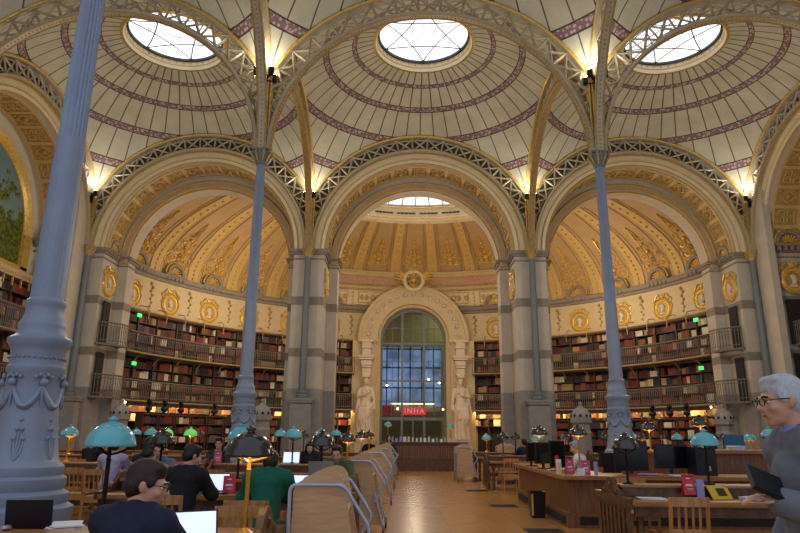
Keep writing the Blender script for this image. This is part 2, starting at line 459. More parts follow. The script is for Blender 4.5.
for cx, nm in ((-10, 'the left apse bay'), (0, 'the middle apse bay and portal'), (10, 'the right apse bay')):
    truss('a', Ffront(cx, YB), 4.93, 'grey and gilt iron lattice arch against the wall over '+nm, 'lattice arches of the vault')
for cx, nm in ((-10, 'passing below the left skylight'), (0, 'crossing in front of the middle skylight'), (10, 'passing below the right skylight')):
    truss('a', Ffront(cx, 17.3), 4.93, 'free-standing grey iron lattice arch '+nm, 'lattice arches of the vault')
for x, nm in ((-5, 'left'), (5, 'right')):
    truss('a', Fside(x, 22.3, 1 if x > 0 else -1), 4.93, 'gilt iron lattice arch seen edge-on from the %s fluted column to the far piers' % nm, 'lattice arches of the vault', True)
    truss('a', Fside(x, 12.3, 1 if x > 0 else -1), 4.93, 'iron lattice arch coming forward overhead from the %s fluted column' % nm, 'lattice arches of the vault')
truss('a', Fside(-15, 22.3, -1), 4.93, 'iron lattice arch framing the landscape painting', 'lattice arches of the vault')
truss('a', Fside(15, 22.3, 1), 4.93, 'iron lattice arch on the right side wall', 'lattice arches of the vault')

# --- stone arcade: one bay of wall with archivolt, coffered soffit and stepped-back inner arch
RF, RR_, DR = 4.3, 3.85, .28
def lower(F): return lambda r, t, d: (lambda p: (p[0], p[1], p[2]-DR))(F(r, t, d))
def bay(F, mb, rear=True):
    n = 40; top = 7.2; F2 = lower(F)
    def pt(x, z, d, G=F): return G(sqrt(x*x+z*z), atan2(z, x), d)
    q = [(0, 1, 2, 3)]
    for i in range(n):
        t0, t1 = pi*i/n, pi*(i+1)/n
        x0, z0, x1, z1 = RF*cos(t0), RF*sin(t0), RF*cos(t1), RF*sin(t1)
        mb.add([pt(x0, z0, 0), pt(x1, z1, 0), pt(x1, top, 0), pt(x0, top, 0)], q)
        if rear: mb.add([pt(x0, z0, 1.6), pt(x1, z1, 1.6), pt(RR_*cos(t1), RR_*sin(t1), 1.6, F2), pt(RR_*cos(t0), RR_*sin(t0), 1.6, F2)], q)
    mb.sweep(F, [(RF, 0), (RF, 1.6)], 0, pi, n, closed=False)
    if rear:
        mb.sweep(F2, [(RR_, 1.6), (RR_, 2.4)], 0, pi, n, closed=False)
        for i in range(n):
            t0, t1 = pi*i/n, pi*(i+1)/n
            x0, z0, x1, z1 = RR_*cos(t0), RR_*sin(t0), RR_*cos(t1), RR_*sin(t1)
            mb.add([pt(x0, z0, 2.4, F2), pt(x1, z1, 2.4, F2), pt(x1, top, 2.4), pt(x0, top, 2.4)], q)
    for s in (-1, 1):
        def w4(a, b, d0, d1, lo=-ZS, hi=0): mb.add([pt(s*a, lo, d0), pt(s*b, lo, d1), pt(s*b, hi, d1), pt(s*a, hi, d0)], q)
        w4(5, RF, 0, 0, -ZS, top); w4(RF, RF, 0, 1.6)
        if rear: w4(RF, RR_, 1.6, 1.6, -ZS, 0); w4(RR_, RR_, 1.6, 2.4, -ZS, -DR); w4(RR_, 5, 2.4, 2.4, -ZS, top)
YW = YB+.25
wb = MB()
for cx in (-10, 0, 10): bay(Ffront(cx, YW), wb)
for s in (-1, 1):
    wb.bx(*sorted((s*14.95, s*15.3)), YB-.02, YW+.05, 0, 16.2); wb.bx(*sorted((s*15.0, s*15.3)), 26.2, YB+.1, 0, 16.2)
struct('wall_back', wb, M['stone'])
for s, nm in ((-1, 'left'), (1, 'right')):
    w = MB(); bay(Fside(s*15.25, 22.3, s), w, rear=False)
    w.bx(s*15.25-.05 if s < 0 else s*15.25, s*15.25 if s < 0 else s*15.25+.05, -1, 17.3, 0, 16.7)
    struct('wall_'+nm, w, M['stone'])
    w = MB(); w.bx(s*17.0-.05, s*17.0+.05, 17.3, 27.6, 0, 16)
    struct('wall_%s_recess' % nm, w, M['creamlt'])

tn = [0]
def trim(mb, m, smooth=None, parent=None):
    tn[0] += 1
    return struct('trim_%d' % tn[0], mb, m, parent, smooth)
bays = [('back left', Ffront(-10, YW), True), ('back middle', Ffront(0, YW), True), ('back right', Ffront(10, YW), True),
        ('side left', Fside(-15.25, 22.3, -1), False), ('side right', Fside(15.25, 22.3, 1), False)]
for nm, F, rear in bays:
    a = MB()
    prof = [(4.3, .02), (4.3, -.06), (4.34, -.10), (4.46, -.10), (4.48, -.05), (4.66, -.05), (4.68, -.13), (4.78, -.13), (4.8, .02)]
    a.sweep(F, prof, 0, pi, 64); trim(a, M['creamlt'], 30)
    a = MB(); a.sweep(F, [(4.46, -.08), (4.5, -.10), (4.5, .0), (4.46, 0)], 0, pi, 64); a.sweep(F, [(4.27, -.03), (4.31, -.08), (4.32, .02)], 0, pi, 64)
    a.sweep(F, [(4.79, -.10), (4.83, -.12), (4.83, .0), (4.79, 0)], 0, pi, 64)
    trim(a, M['goldd'])
    # coffered soffit: frames, squares, diamonds and rosettes
    fr = MB(); hi = MB(); go = MB(); r1 = RF-.005; nC = 15
    fr.sweep(F, [(RF-.012, .25), (RF-.012, 1.38)], .02, pi-.02, 64, closed=False)
    for d0 in (.2, 1.34):
        hi.sweep(F, [(RF-.0, d0), (RF-.07, d0), (RF-.07, d0+.1), (RF, d0+.1)], .0, pi, 64)
    for i in range(nC+1):
        t = .02+(pi-.04)*i/nC
        hi.sweep(F, [(RF, .25), (RF-.07, .25), (RF-.07, 1.38), (RF, 1.38)], t-.018, t+.018, 1)
    for i in range(nC):
        t = .02+(pi-.04)*(i+.5)/nC; dt = (pi-.04)/nC/2*.62
        def Q(u, v, h=.03): return F(RF-.012-h, t+u*dt, .81+v*.38)
        if i % 2 == 0:
            P4 = [(-1, 0), (0, -1), (1, 0), (0, 1)]
            for k in range(4): hi.bar(Q(*P4[k]), Q(*P4[(k+1) % 4]), .03)
            go.ball(Q(0, 0), .13, 8, 5)
            for u in (-.85, .85):
                for v in (-.85, .85): go.ball(Q(u, v), .06, 6, 4)
        else:
            for u in (-.55, .55):
                for v in (-.55, .55):
                    c4 = [(u-.36, v-.36), (u+.36, v-.36), (u+.36, v+.36), (u-.36, v+.36)]
                    for k in range(4): hi.bar(Q(*c4[k]), Q(*c4[(k+1) % 4]), .022)
                    go.ball(Q(u, v), .06, 6, 4)
        c4 = [(-1.15, -1.1), (1.15, -1.1), (1.15, 1.1), (-1.15, 1.1)]
        for k in range(4): go.bar(Q(*c4[k], -.005), Q(*c4[(k+1) % 4], -.005), .015)
    dk = MB(); dk.sweep(F, [(4.82, -.02), (5.44, -.02)], .1, pi-.1, 64, closed=False); trim(dk, M['recess_shade'])  # flat brown ring: shade behind the lattice put into the wall colour
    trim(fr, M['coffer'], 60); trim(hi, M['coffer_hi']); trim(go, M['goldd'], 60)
    if rear:
        a = MB(); a.sweep(lower(F), [(3.87, 1.62), (3.87, 1.5), (3.95, 1.46), (4.2, 1.5), (4.25, 1.62)], 0, pi, 64)
        trim(a, M['tan'], 30)
        a = MB(); a.sweep(lower(F), [(3.86, 1.52), (3.82, 1.5), (3.82, 1.58), (3.86, 1.6)], 0, pi, 64)
        a.sweep(lower(F), [(4.2, 1.5), (4.23, 1.46), (4.27, 1.52)], 0, pi, 64)
        trim(a, M['gold'])

# impost mouldings, grey bands and grey base course round every pier
def pier_mould(mb, z0, z1, out):
    def ring(pts, hgt0, hgt1):
        for i_, (a, b) in enumerate(zip(pts[:-1], pts[1:])):
            e_ = .0025*i_
            a = Vector(a); b = Vector(b); d = (b-a).normalized(); nrm = Vector((d.y, -d.x, 0))
            mid = (a+b)/2; L = (b-a).length+2*out
            mb.box((mid.x, mid.y, (hgt0+hgt1)/2), (L-.006-2*e_, 2*out-e_, hgt1-hgt0-e_), atan2(d.y, d.x))
    for px in (-15, -5, 5, 15):
        for s in (-1, 1):
            xi = px+s*(5-RF); xj = px+s*(5-RR_)
            if abs(xi) > 15: continue
            ring([(px, YW, 0), (xi, YW, 0), (xi, YW+1.6, 0), (xj, YW+1.6, 0), (xj, YW+2.4, 0)], z0, z1)
    for s in (-1, 1):
        for yy, q in ((27.3, -1), (17.3, 1)):
            ring([(s*15.25, yy, 0), (s*15.25, yy+q*(5-RF), 0), (s*16.9, yy+q*(5-RF), 0)], z0, z1)
mb = MB(); pier_mould(mb, 9.3, 9.42, .10); pier_mould(mb, 9.42, 9.56, .16); pier_mould(mb, 9.08, 9.14, .05); trim(mb, M['stoneband'])
mb = MB(); pier_mould(mb, 7.0, 7.38, .012); pier_mould(mb, 4.72, 5.08, .012); trim(mb, M['stoneband'])
mb = MB(); pier_mould(mb, 0, 3.35, .02); trim(mb, M['stonebase'])

# --- columns
def fluted(mb, prof, c, n=96, fl=24, z0=0, z1=99, dep=.045):
    def rip(r, z, a):
        return r*(1-dep*(.5-.5*cos(fl*a))) if z0 <= z <= z1 else r
    mb.lathe(prof, n, c, rip)
def iron_column(x, y, label, nseg=96, detail=True):
    t = thing('fluted_iron_column', label, 'column', (x, y, 0), 0, 'tall cast iron columns on drum pedestals')
    s = MB(); zs = [2.95, 3.4, 4.2, 5.03, 5.06, 6.5, 8, 9.2]
    prof = [(.174-.0075*(z-2.9), z) for z in zs]
    fluted(s, prof, (0, 0, 0), nseg, 20, 5.05, 9.3, .13)
    for j in range(1): pass
    obj('shaft', s, M['iron'], t, 35)
    lo = MB(); fluted(lo, [(.18, 2.96), (.164, 5.04)], (0, 0, 0), nseg, 36, 0, 99, .03); obj('reeded_lower_shaft', lo, M['iron'], t, 35)
    b = MB()
    b.lathe([(.66, 0), (.66, .3), (.6, .36), (.60, .5), (.55, .54), (.57, .6), (.57, .7), (.5, .74), (.51, .78), (.51, .84), (.45, .88), (.47, .93), (.47, 1.0), (.42, 1.03), (.43, 1.07), (.43, 1.12), (.385, 1.16),
             (.36, 1.2), (.315, 1.45), (.285, 1.8), (.278, 2.12), (.30, 2.16), (.30, 2.2), (.28, 2.22), (.28, 2.38), (.30, 2.42), (.335, 2.48), (.335, 2.52), (.27, 2.56), (.245, 2.62), (.25, 2.66),
             (.25, 2.7), (.22, 2.75), (.2, 2.84), (.205, 2.9), (.215, 2.92), (.215, 2.96), (.175, 3.0)], 48)
    obj('pedestal', b, M['iron'], t, 35)
    g = MB()
    nsw = 6
    for k in range(nsw):
        a0 = 2*pi*k/nsw+.3; a1 = a0+2*pi/nsw
        g.tube([(.288*cos(a0+(a1-a0)*u/10), .288*sin(a0+(a1-a0)*u/10), 1.98-.22*sin(pi*u/10)) for u in range(11)], [.016+.03*sin(pi*u/10) for u in range(11)], 6)
        g.ball((.31*cos(a0), .31*sin(a0), 2.02), .045, 8, 5)
        g.tube([(.305*cos(a0), .305*sin(a0), 2.0), (.305*cos(a0), .305*sin(a0), 1.76)], [.02, .008], 5)
        for q in range(-2, 3): g.ball((.30*cos(a0+q*.13), .30*sin(a0+q*.13), 2.08+.02*(q % 2)), .025, 6, 4)
        am = (a0+a1)/2
        # acanthus plant low on the drum
        for q in (-2, -1, 0, 1, 2):
            pts = []
            for u in range(7):
                w = u/6; ang = am+q*.085*sin(w*2.2); z = 1.2+(.42-.1*abs(q))*w; rr = .36-.15*(z-1.2)*(1.25-.5*(z-1.2)); pts.append((rr*cos(ang), rr*sin(ang), z))
            g.tube(pts, [.016-.008*u/6 for u in range(7)], 5); g.ball(pts[-1], .03, 6, 4)
    for k in range(32):
        a = 2*pi*k/32; g.ball((.285*cos(a), .285*sin(a), 2.3), .02, 5, 3)
    obj('garland_relief', g, M['iron'], t, 60)
    c = MB(); c.lathe([(.16, 9.15), (.18, 9.2), (.165, 9.24), (.19, 9.36), (.26, 9.46), (.27, 9.52), (.23, 9.56)], 24)
    c.box((0, 0, 9.58), (.5, .5, .06))
    obj('capital', c, M['irondark'], t, 40)
    cg = MB()
    for k in range(8):
        a = 2*pi*k/8+pi/8; cg.tube([(.17*cos(a), .17*sin(a), 9.22), (.25*cos(a), .25*sin(a), 9.38), (.31*cos(a), .31*sin(a), 9.5), (.27*cos(a), .27*sin(a), 9.53)], [.02, .035, .035, .02], 5)
    obj('gilt_acanthus', cg, M['goldd'], t, 60)
    p = MB(); p.box((0, 0, 10.7), (.12, .12, 2.3)); 
    obj('post_over_capital', p, M['irongrey'], t)
    return t
def uplighter(x, y, z, label, dirs, e=40):
    t = thing('uplighter', label, 'light', (x, y, z), 0, 'uplighters on the vault springings')
    b = MB(); l = MB()
    for k, (dx, dy) in enumerate(dirs):
        a = atan2(dy, dx); c = Vector((dx*.22, dy*.22, 0))
        b.bar(c+Vector((0, 0, -.22)), c+Vector((0, 0, 0)), .09, 10); b.bar((0, 0, -.3), c+Vector((0, 0, -.2)), .03, 6)
        l.bar(c+Vector((0, 0, .0)), c+Vector((0, 0, .015)), .075, 10)
    b.bar((0, 0, -.5), (0, 0, -.1), .07, 8)
    obj('lamp_housing', b, M['black'], t); obj('lens', l, M['spot'], t)
    for (dx, dy) in dirs[:2]:
        ld = bpy.data.lights.new('uplight', 'SPOT'); ld.energy = e; ld.color = (1, .92, .78); ld.spot_size = R_(150); ld.spot_blend = 1; ld.shadow_soft_size = .07
        lo = bpy.data.objects.new('uplight', ld); COL.objects.link(lo); lo.parent = t; lo.location = (dx*.22, dy*.22, .06)
        lo.rotation_euler = (pi, 0, 0)
c1 = iron_column(-5, 7.3, 'blue-grey fluted iron column close by on a garlanded drum, widest of all')
c2 = dup(c1, (-5, 17.3, 0), 0, 'fluted iron column standing among the reading tables left of the aisle')
c3 = dup(c1, (5, 17.3, 0), 0, 'fluted iron column rising behind the librarian desk at right')
c4 = dup(c1, (5, 7.3, 0), 0, 'fluted iron column out at the right edge of the front tables')
for x in (-5, 5):
    uplighter(x, 17.05, 12.1, 'uplighter cluster above the capital of the %s free column' % ('left' if x < 0 else 'right'), [(-1, -1), (1, -1), (1, 1), (-1, 1)], 85)

def engaged(x, y, label):
    t = thing('engaged_iron_column', label, 'column', (x, y, 0), 0, 'slim columns against the stone piers')
    s = MB(); s.lathe([(.16, 3.1), (.13, 9.2)], 20); s.lathe([(.26, 2.95), (.26, 3.05), (.2, 3.1), (.22, 3.16), (.17, 3.22)], 20); obj('shaft', s, M['irondark'], t, 35)
    c = MB(); c.lathe([(.15, 9.1), (.18, 9.18), (.16, 9.25), (.22, 9.42), (.29, 9.5), (.26, 9.56)], 16)
    for k in range(8):
        a = 2*pi*k/8; c.tube([(.16*cos(a), .16*sin(a), 9.2), (.25*cos(a), .25*sin(a), 9.38), (.3*cos(a), .3*sin(a), 9.48)], .03, 5)
    obj('gilt_capital', c, M['goldd'], t, 40)
    p = MB(); p.box((0, 0, 10.7), (.14, .14, 2.2)); p.box((0, -.12, 11.2), (.12, .1, 1.2)); obj('post_over_capital', p, M['goldd'], t)
    q = MB(); q.box((0, .0, .25), (1.0, .6, .5)); q.box((0, 0, 1.55), (.86, .5, 2.3)); q.box((0, 0, 2.78), (.96, .6, .1)); q.box((0, 0, 2.88), (1.04, .66, .1)); q.box((0, -.26, 1.55), (.6, .04, 1.7))
    obj('stone_pedestal', q, M['stonebase'], t)
    return t
for x, nm in ((-15, 'in the far left corner'), (-5, 'left of the middle arch'), (5, 'right of the middle arch'), (15, 'in the far right corner')):
    xx = x-.15*(1 if x > 10 else -1 if x < -10 else 0)
    engaged(xx, YB-.05, 'slim grey column on a stone pedestal against the pier '+nm)
    uplighter(xx, YB-.45, 12.0, 'bright uplighter at the vault springing '+nm, [(-.9, -.6), (.9, -.6)], 95)

# --- relief medallions
def medallion_meshes(face=True):
    ring = MB(); ring.lathe([(.30, 0), (.34, .06), (.40, .08), (.45, .05), (.47, .09), (.52, .07), (.55, 0)], 32, cap=False)
    for k in range(28):
        a = 2*pi*k/28; ring.ball((.425*cos(a), .425*sin(a), .075), .025, 5, 3)
    # ribbon scrolls above and sides
    for s in (-1, 1):
        ring.tube([(s*(.1+.42*u), .55+.14*sin(u*5), .03) for u in [i/10 for i in range(11)]], .04, 5)
        ring.tube([(s*(.5+.06*sin(u*9)), .5-.5*u, .03) for u in [i/10 for i in range(11)]], .03, 5)
    ring.ball((0, .6, .04), (.12, .09, .05), 8, 5)
    bg = MB(); bg.lathe([(0.001, .01), (.31, .01)], 32, cap=False)
    fc = MB()
    fc.ball((0, .06, .03), (.12, .15, .06), 12, 8); fc.ball((-.03, .12, .03), (.13, .11, .06), 10, 6)
    fc.tube([(.1, .06, .03), (.15, .03, .03), (.11, 0, .03)], .022, 5); fc.ball((.07, -.04, .03), (.05, .05, .05), 8, 5)
    fc.tube([(0, 0, .03), (-.03, -.16, .03)], [.08, .09], 8); fc.ball((-.04, -.22, .03), (.17, .07, .05), 10, 6)
    return ring.mesh('gilt_ring', M['gold'], 50), bg.mesh('roundel_ground', M['goldd'], 50), fc.mesh('portrait_relief', M['statue'], 60)
MR, MG, MF = medallion_meshes()
def medallion(pos, nrm, label, s=1.0, group='portrait medallions'):
    t = thing('portrait_medallion', label, 'medallion', pos, 0, group)
    n = Vector(nrm).normalized(); xx = Vector((0, 0, 1)).cross(n).normalized(); yy = n.cross(xx)
    t.rotation_euler = Matrix((( xx.x, yy.x, n.x), (xx.y, yy.y, n.y), (xx.z, yy.z, n.z))).to_euler(); t.scale = (s, s, s)
    obj('gilt_ring', MR, None, t); g_ = obj('roundel_ground', MG, None, t); obj('portrait_relief', MF, None, g_)
# lunette: half-round shell hood on brackets
def lunette_meshes():
    a = MB(); F = lambda r, t, d: (r*cos(t), -d, r*sin(t))
    a.sweep(F, [(.42, 0), (.42, .16), (.48, .2), (.56, .2), (.6, .12), (.6, 0)], 0, pi, 20); a.bx(-.64, .64, -.2, 0, -.1, 0)
    g = MB()
    for k in range(9):
        t = pi*(k+.5)/9; g.tube([F(.1, t, .03), F(.4, t, .06)], [.02, .05], 5)
    g.sweep(F, [(.60, .04), (.66, .02), (.66, .12), (.60, .14)], 0, pi, 20)
    b = MB(); b.box((0, -.12, -.2), (.1, .2, .18))
    return a.mesh('hood', M['stoneband'], 40), g.mesh('gilt_shell', M['gold'], 40), b.mesh('bracket', M['stoneband'])
LH, LG, LB = lunette_meshes()
def lunette(pos, ang, label, s=1.0):
    t = thing('shell_lunette', label, 'ornament', pos, ang, 'shell lunettes over the medallions'); t.scale = (s, s, s)
    obj('hood', LH, None, t); obj('gilt_shell', LG, None, t); 
    for k in range(5): o = obj('bracket', LB, None, t); o.location = (-.5+.25*k, 0, 0)
side_nm = {-1: 'left', 1: 'right'}
for bx_, nm in ((-10, 'left'), (0, 'middle'), (10, 'right')):
    for s in (-1, 1):
        x = bx_+s*(RF-.01); y = YW+.8
        medallion((x, y, 8.05), (-s, 0, 0), 'oval gilt portrait medallion on the %s jamb of the %s arch' % (side_nm[s], nm), 1.12)
        lunette((x, y, 9.62), -s*pi/2, 'shell lunette over the %s jamb of the %s arch' % (side_nm[s], nm), .9)
for s in (-1, 1):
    medallion((s*16.1, 26.48, 8.05), (0, -1, 0), 'large gilt medallion with white profile beside the %s corner column' % side_nm[s], 1.15)
    lunette((s*16.1, 26.48, 9.65), 0, 'big gilt shell lunette beside the %s corner column' % side_nm[s], 1.1)

# ================================================================== APSE
AC = 27.3; AR = 14.9; KA = R_(10.7)
def cyl(r, az, z): return (r*cos(az), max(AC+r*sin(az), 29.96), z)
def dome(e, az, off=0): return ((AR*cos(e)-off)*cos(az), max(AC+(AR*cos(e)-off)*sin(az), 29.96), 9.8+(5.05-off)*sin(e))
EM = math.acos(8.5/AR)
AZ0, AZ1 = R_(9.3), R_(170.7)
PH = .262      # half angle of the portal block
w = MB()
w.grid(lambda i, j: cyl(AR, AZ0+(AZ1-AZ0)*i/96, 7.42+(9.8-7.42)*j/4), 96, 4)
w.grid(lambda i, j: cyl(15.35, AZ0+(AZ1-AZ0)*i/96, 7.42*j), 96, 1)
w.grid(lambda i, j: cyl(15.35-.45*j, AZ0+(AZ1-AZ0)*i/96, 7.42), 96, 1)
# the portal opening is cut by dropping faces behind it
def cut(mb):
    nf = []; nm_ = []
    for f, mi in zip(mb.f, mb.m):
        cx = sum(mb.v[i][0] for i in f)/len(f); cy = sum(mb.v[i][1] for i in f)/len(f); cz = sum(mb.v[i][2] for i in f)/len(f)
        if abs(cx) < 2.4 and cy > 38 and cz < 9.85: continue
        nf.append(f); nm_.append(mi)
    mb.f = nf; mb.m = nm_
cut(w)
struct('wall_apse', w, M['cream'], smooth=40)
w = MB(); w.grid(lambda i, j: dome(EM*j/20, AZ0+(AZ1-AZ0)*i/120), 120, 20)
struct('ceiling_apse', w, M['apse'], smooth=60)
# cornice, gilt line, shelf-top gallery beam
w = MB(); FA = lambda r, t, d: cyl(r, t, d)
w.sweep(FA, [(14.9, 9.3), (14.82, 9.34), (14.8, 9.46), (14.66, 9.5), (14.6, 9.6), (14.58, 9.7), (14.7, 9.74), (14.9, 9.8)], AZ0, AZ1, 96); trim(w, M['stoneband'], 40)
w = MB(); w.sweep(FA, [(14.5, 7.38), (14.42, 7.44), (14.42, 7.52), (14.92, 7.56), (14.92, 7.38)], AZ0, R_(90)-PH, 48); w.sweep(FA, [(14.5, 7.38), (14.42, 7.44), (14.42, 7.52), (14.92, 7.56), (14.92, 7.38)], R_(90)+PH, AZ1, 48)
trim(w, M['tan'], 40)
# ribs of the half dome with gilt lines and studs
ribs = MB(); gl = MB(); gs = MB(); M['rib'] = mat('rib_plaster', '#caa868', .6, 0, .06, 2)
for k in range(-8, 8):
    a = pi/2+(k+.5)*KA
    if not AZ0 < a < AZ1: continue
    hw = .025
    n = 22
    ribs.grid(lambda i, j: dome(EM*j/n, a+(-hw, -hw, -hw*.55, hw*.55, hw, hw)[i], (0, .05, .07, .07, .05, 0)[i]), 5, n)
    for o in (-hw*1.7, -hw*1.0, hw*1.0, hw*1.7): gl.tube([dome(EM*j/n, a+o, .045) for j in range(n+1)], .022, 4)
    for j in range(20):
        gs.ball(dome(EM*(j+.5)/20, a, .09), (.08, .08, .08), 6, 4)
trim(ribs, M['rib'], 40); trim(gl, M['goldd'], 60); trim(gs, M['gold'], 60)
# candelabra arabesques
def spiral(cx, cy, r0_, turns, s, a0=0, n=22):
    return [(cx+s*r0_*(1-i/n*.85)*cos(a0+turns*2*pi*i/n), cy+r0_*(1-i/n*.85)*sin(a0+turns*2*pi*i/n)) for i in range(n+1)]
arab = []
arab.append(([(0, .05), (0, 3.2)], .04))
for s in (-1, 1):
    arab.append((spiral(s*.42, .55, .36, 1.5, s, -1.57), .035)); arab.append((spiral(s*.38, 1.25, .30, 1.5, s, 1.57), .035))
    arab.append((spiral(s*.30, 1.85, .22, 1.4, s, -1.57), .03)); arab.append((spiral(s*.2, 2.35, .16, 1.3, s, 1.57), .028))
    arab.append(([(0, .1), (s*.3, .16), (s*.62, .12), (s*.78, .3)], .035)); arab.append(([(0, 2.6), (s*.12, 2.8), (s*.05, 3.1)], .03))
    arab.append(([(s*.8, .25), (s*.86, .7), (s*.7, 1.05)], .028))
blobs = [(0, .35, .13), (0, .9, .16), (0, 1.5, .13), (0, 2.05, .1), (0, 2.55, .12), (0, 3.2, .08), (-.42, .55, .09), (.42, .55, .09), (-.38, 1.25, .08), (.38, 1.25, .08)]
pn = {}
for k in range(-7, 8):
    a = pi/2-k*KA
    mb = MB()
    e0 = .50 if abs(k) <= 2 else .10
    sc_u = 1.0; sc_v = .78 if abs(k) <= 2 else 1.35
    def mp(u, v, off=.04): 
        e = e0+v*sc_v/ (5.05*1.9); rr = AR*cos(e); return dome(min(e, EM), a-u*(1.0 if abs(k) <= 2 else 1.15)/AR, off)
    for pts, r in arab: mb.tube([mp(*p) for p in pts], r, 5)
    for (u, v, r) in blobs: mb.ball(mp(u, v), r, 7, 5)
    for u in (-1.02, 1.02): mb.tube([mp(u*(1-.05*v), v) for v in [i*.3 for i in range(14)]], .02, 4)
    if k == 0: nm = 'directly above the clock wreath'
    else: nm = '%s panel to the %s of the wreath' % (ORD[abs(k)-1], 'right' if k > 0 else 'left')
    o = obj('gilt_arabesque', mb, M['gold'], None, 50); tag(o, 'gilt candelabra arabesque on the half dome, '+nm, 'ornament', 'candelabra arabesques of the half dome')
# medallions, lunettes, pendants
for k in range(2, 8):
    for s in (-1, 1):
        a = pi/2-s*k*KA; 
        if not AZ0 < a < AZ1: continue
        c = cyl(AR-.01, a, 8.2); n = (-cos(a), -sin(a), 0); nm = '%s from the portal on the %s of the apse' % (ORD[k-2], side_nm[s])
        medallion(c, n, 'round gilt medallion above the bookcases, '+nm, 1.15, 'portrait medallions')
        lunette(cyl(AR-.1, a, 9.82), a-pi/2, 'shell lunette on the cornice, '+nm, 1.1)
pend = MB()
for k in range(1, 8):
    for s in (-1, 1):
        a = pi/2-s*(k+.5)*KA
        if not AZ0 < a < AZ1: continue
        for q in range(7): pend.ball(cyl(AR-.03, a+.004*(-1)**q, 9.05-q*.2), (.1-.008*q,)*3, 6, 4)
        pend.tube([cyl(AR-.02, a, 9.15), cyl(AR-.02, a, 7.75)], .02, 4)
trim(pend, M['goldd'], 60)
# frieze and pink inscription band in the middle
def egrid(e0, e1, off, azh=R_(28), n=48): 
    m_ = MB(); m_.grid(lambda i, j: dome(e0+(e1-e0)*j/3, pi/2-azh+2*azh*i/n, off), n, 3); return m_
trim(egrid(R_(1), R_(12), .10), M['creamlt'], 50)
trim(egrid(R_(16), R_(21), .16), M['pink'], 50)
w = MB()
for (e, r) in ((12.5, .09), (15.3, .07), (21.6, .08), (24, .05)):
    w.tube([dome(R_(e), R_(62+56*i/48), .1) for i in range(49)], r, 6)
trim(w, M['goldd'], 60)
w = MB(); w.grid(lambda i, j: dome(R_(12.5+3*j), R_(62+56*i/48), .12), 48, 1); w.grid(lambda i, j: dome(R_(21+4*j), R_(62+56*i/48), .13), 48, 1); trim(w, M['cream'], 50)
for k in (-2, -1, 1, 2):
    for j in (0,):
        a = pi/2-k*KA; m_ = MB()
        for u in range(9):
            for s in (-1, 1):
                if u % 2 == 0: pts = spiral(u*.2-.8, 0, .17, 1.2, s, s*1.57+(0 if u % 4 else pi))
                else: continue
                m_.tube([dome(R_(6.5)+q/5.3, a-p/AR, .13) for p, q in pts], .03, 4)
        m_.ball(dome(R_(6.5), a, .12), .2, 8, 5)
        for (u0, q0, u1, q1) in ((-1, -.38, 1, -.38), (-1, .38, 1, .38), (-1, -.38, -1, .38), (1, -.38, 1, .38)):
            m_.tube([dome(R_(6.5)+q0/5.3, a-u0/AR, .12), dome(R_(6.5)+q1/5.3, a-u1/AR, .12)], .025, 4)
        o = obj('gilt_frieze_panel', m_, M['gold'], None, 50); tag(o, 'gilt foliage panel of the frieze, %s one %s of the stone portal arch' % (ORD[abs(k)-1], 'right' if k > 0 else 'left'), 'ornament', 'gilt frieze panels')
# apse skylight ring and its glass
w = MB(); w.sweep(FA, [(8.9, 13.75), (8.5, 13.8), (8.42, 13.95), (8.5, 14.05), (8.4, 14.5), (8.3, 14.6), (8.5, 14.75), (9.0, 14.75)], 0, pi, 96); trim(w, M['creamlt'], 40)
w = MB(); w.sweep(FA, [(8.43, 13.9), (8.40, 13.92), (8.42, 13.97)], 0, pi, 96); w.sweep(FA, [(8.32, 14.53), (8.27, 14.56), (8.3, 14.62)], 0, pi, 96); trim(w, M['gold'])
w = MB()
for i in range(120):
    if i % 6 == 5: continue
    for q in (-.3, 0, .3):
        a = pi*(i+.5+q)/120; w.box(cyl(8.44, a, 14.25), (.03, .05, .1), a)
trim(w, M['dark'])
win = MB(); win.sweep(FA, [(8.5, 14.7), (8.5, 14.78), (8.35, 14.78), (8.35, 14.7)], 0, pi, 96)
wo = struct('window_8', win, M['whiteglass'])
g = MB(); g.grid(lambda i, j: cyl(8.4-8.2*j, pi*i/48, 14.75+2.4*j), 48, 1); obj('pane', g, M['apsesky'], wo)
g = MB()
for i in range(33): g.tube([cyl(8.4, pi*i/32, 14.73), cyl(.2, pi*i/32, 17.1)], .03, 4)
for j in (1, 2, 3, 4, 5, 6): g.tube([cyl(8.4-1.2*j, pi*i/48, 14.73+.352*j) for i in range(49)], .025, 4)
obj('glazing_bar', g, M['lead'], wo)

# clock-like gilt wreath over the portal
t = thing('gilt_wreath', 'pale ring with gilt lyre monogram and spread wings over the portal', 'ornament', (0, 40.75, 11.35))
m_ = MB(); m_.tube([(.62*cos(2*pi*i/32), 0, .62*sin(2*pi*i/32)) for i in range(32)], .13, 8, True); obj('ring', m_, M['creamlt'], t, 60)
m_ = MB()
for s in (-1, 1):
    m_.tube([(s*x, -.05, z) for x, z in ((.08, -.35), (.3, -.1), (.1, .15), (.3, .4))], .06, 6)
    for q in range(4): m_.tube([(s*.6, -.03, .35-.1*q), (s*(1.0+.1*q), -.03, .75-.2*q), (s*(1.25-.08*q), -.03, .95-.3*q)], [.1, .07, .03], 6)
    m_.tube([(s*.6, -.03, -.5), (s*1.0, -.03, -.35), (s*1.4, -.03, -.55), (s*1.6, -.03, -.35)], [.06, .06, .05, .03], 6)
m_.tube([(0, -.05, -.55), (0, -.05, .85)], .07, 6); m_.ball((0, -.05, .95), .14, 8, 6); m_.ball((0, -.1, 0), .2, 8, 6)
obj('gilt_monogram', m_, M['gold'], t, 60)

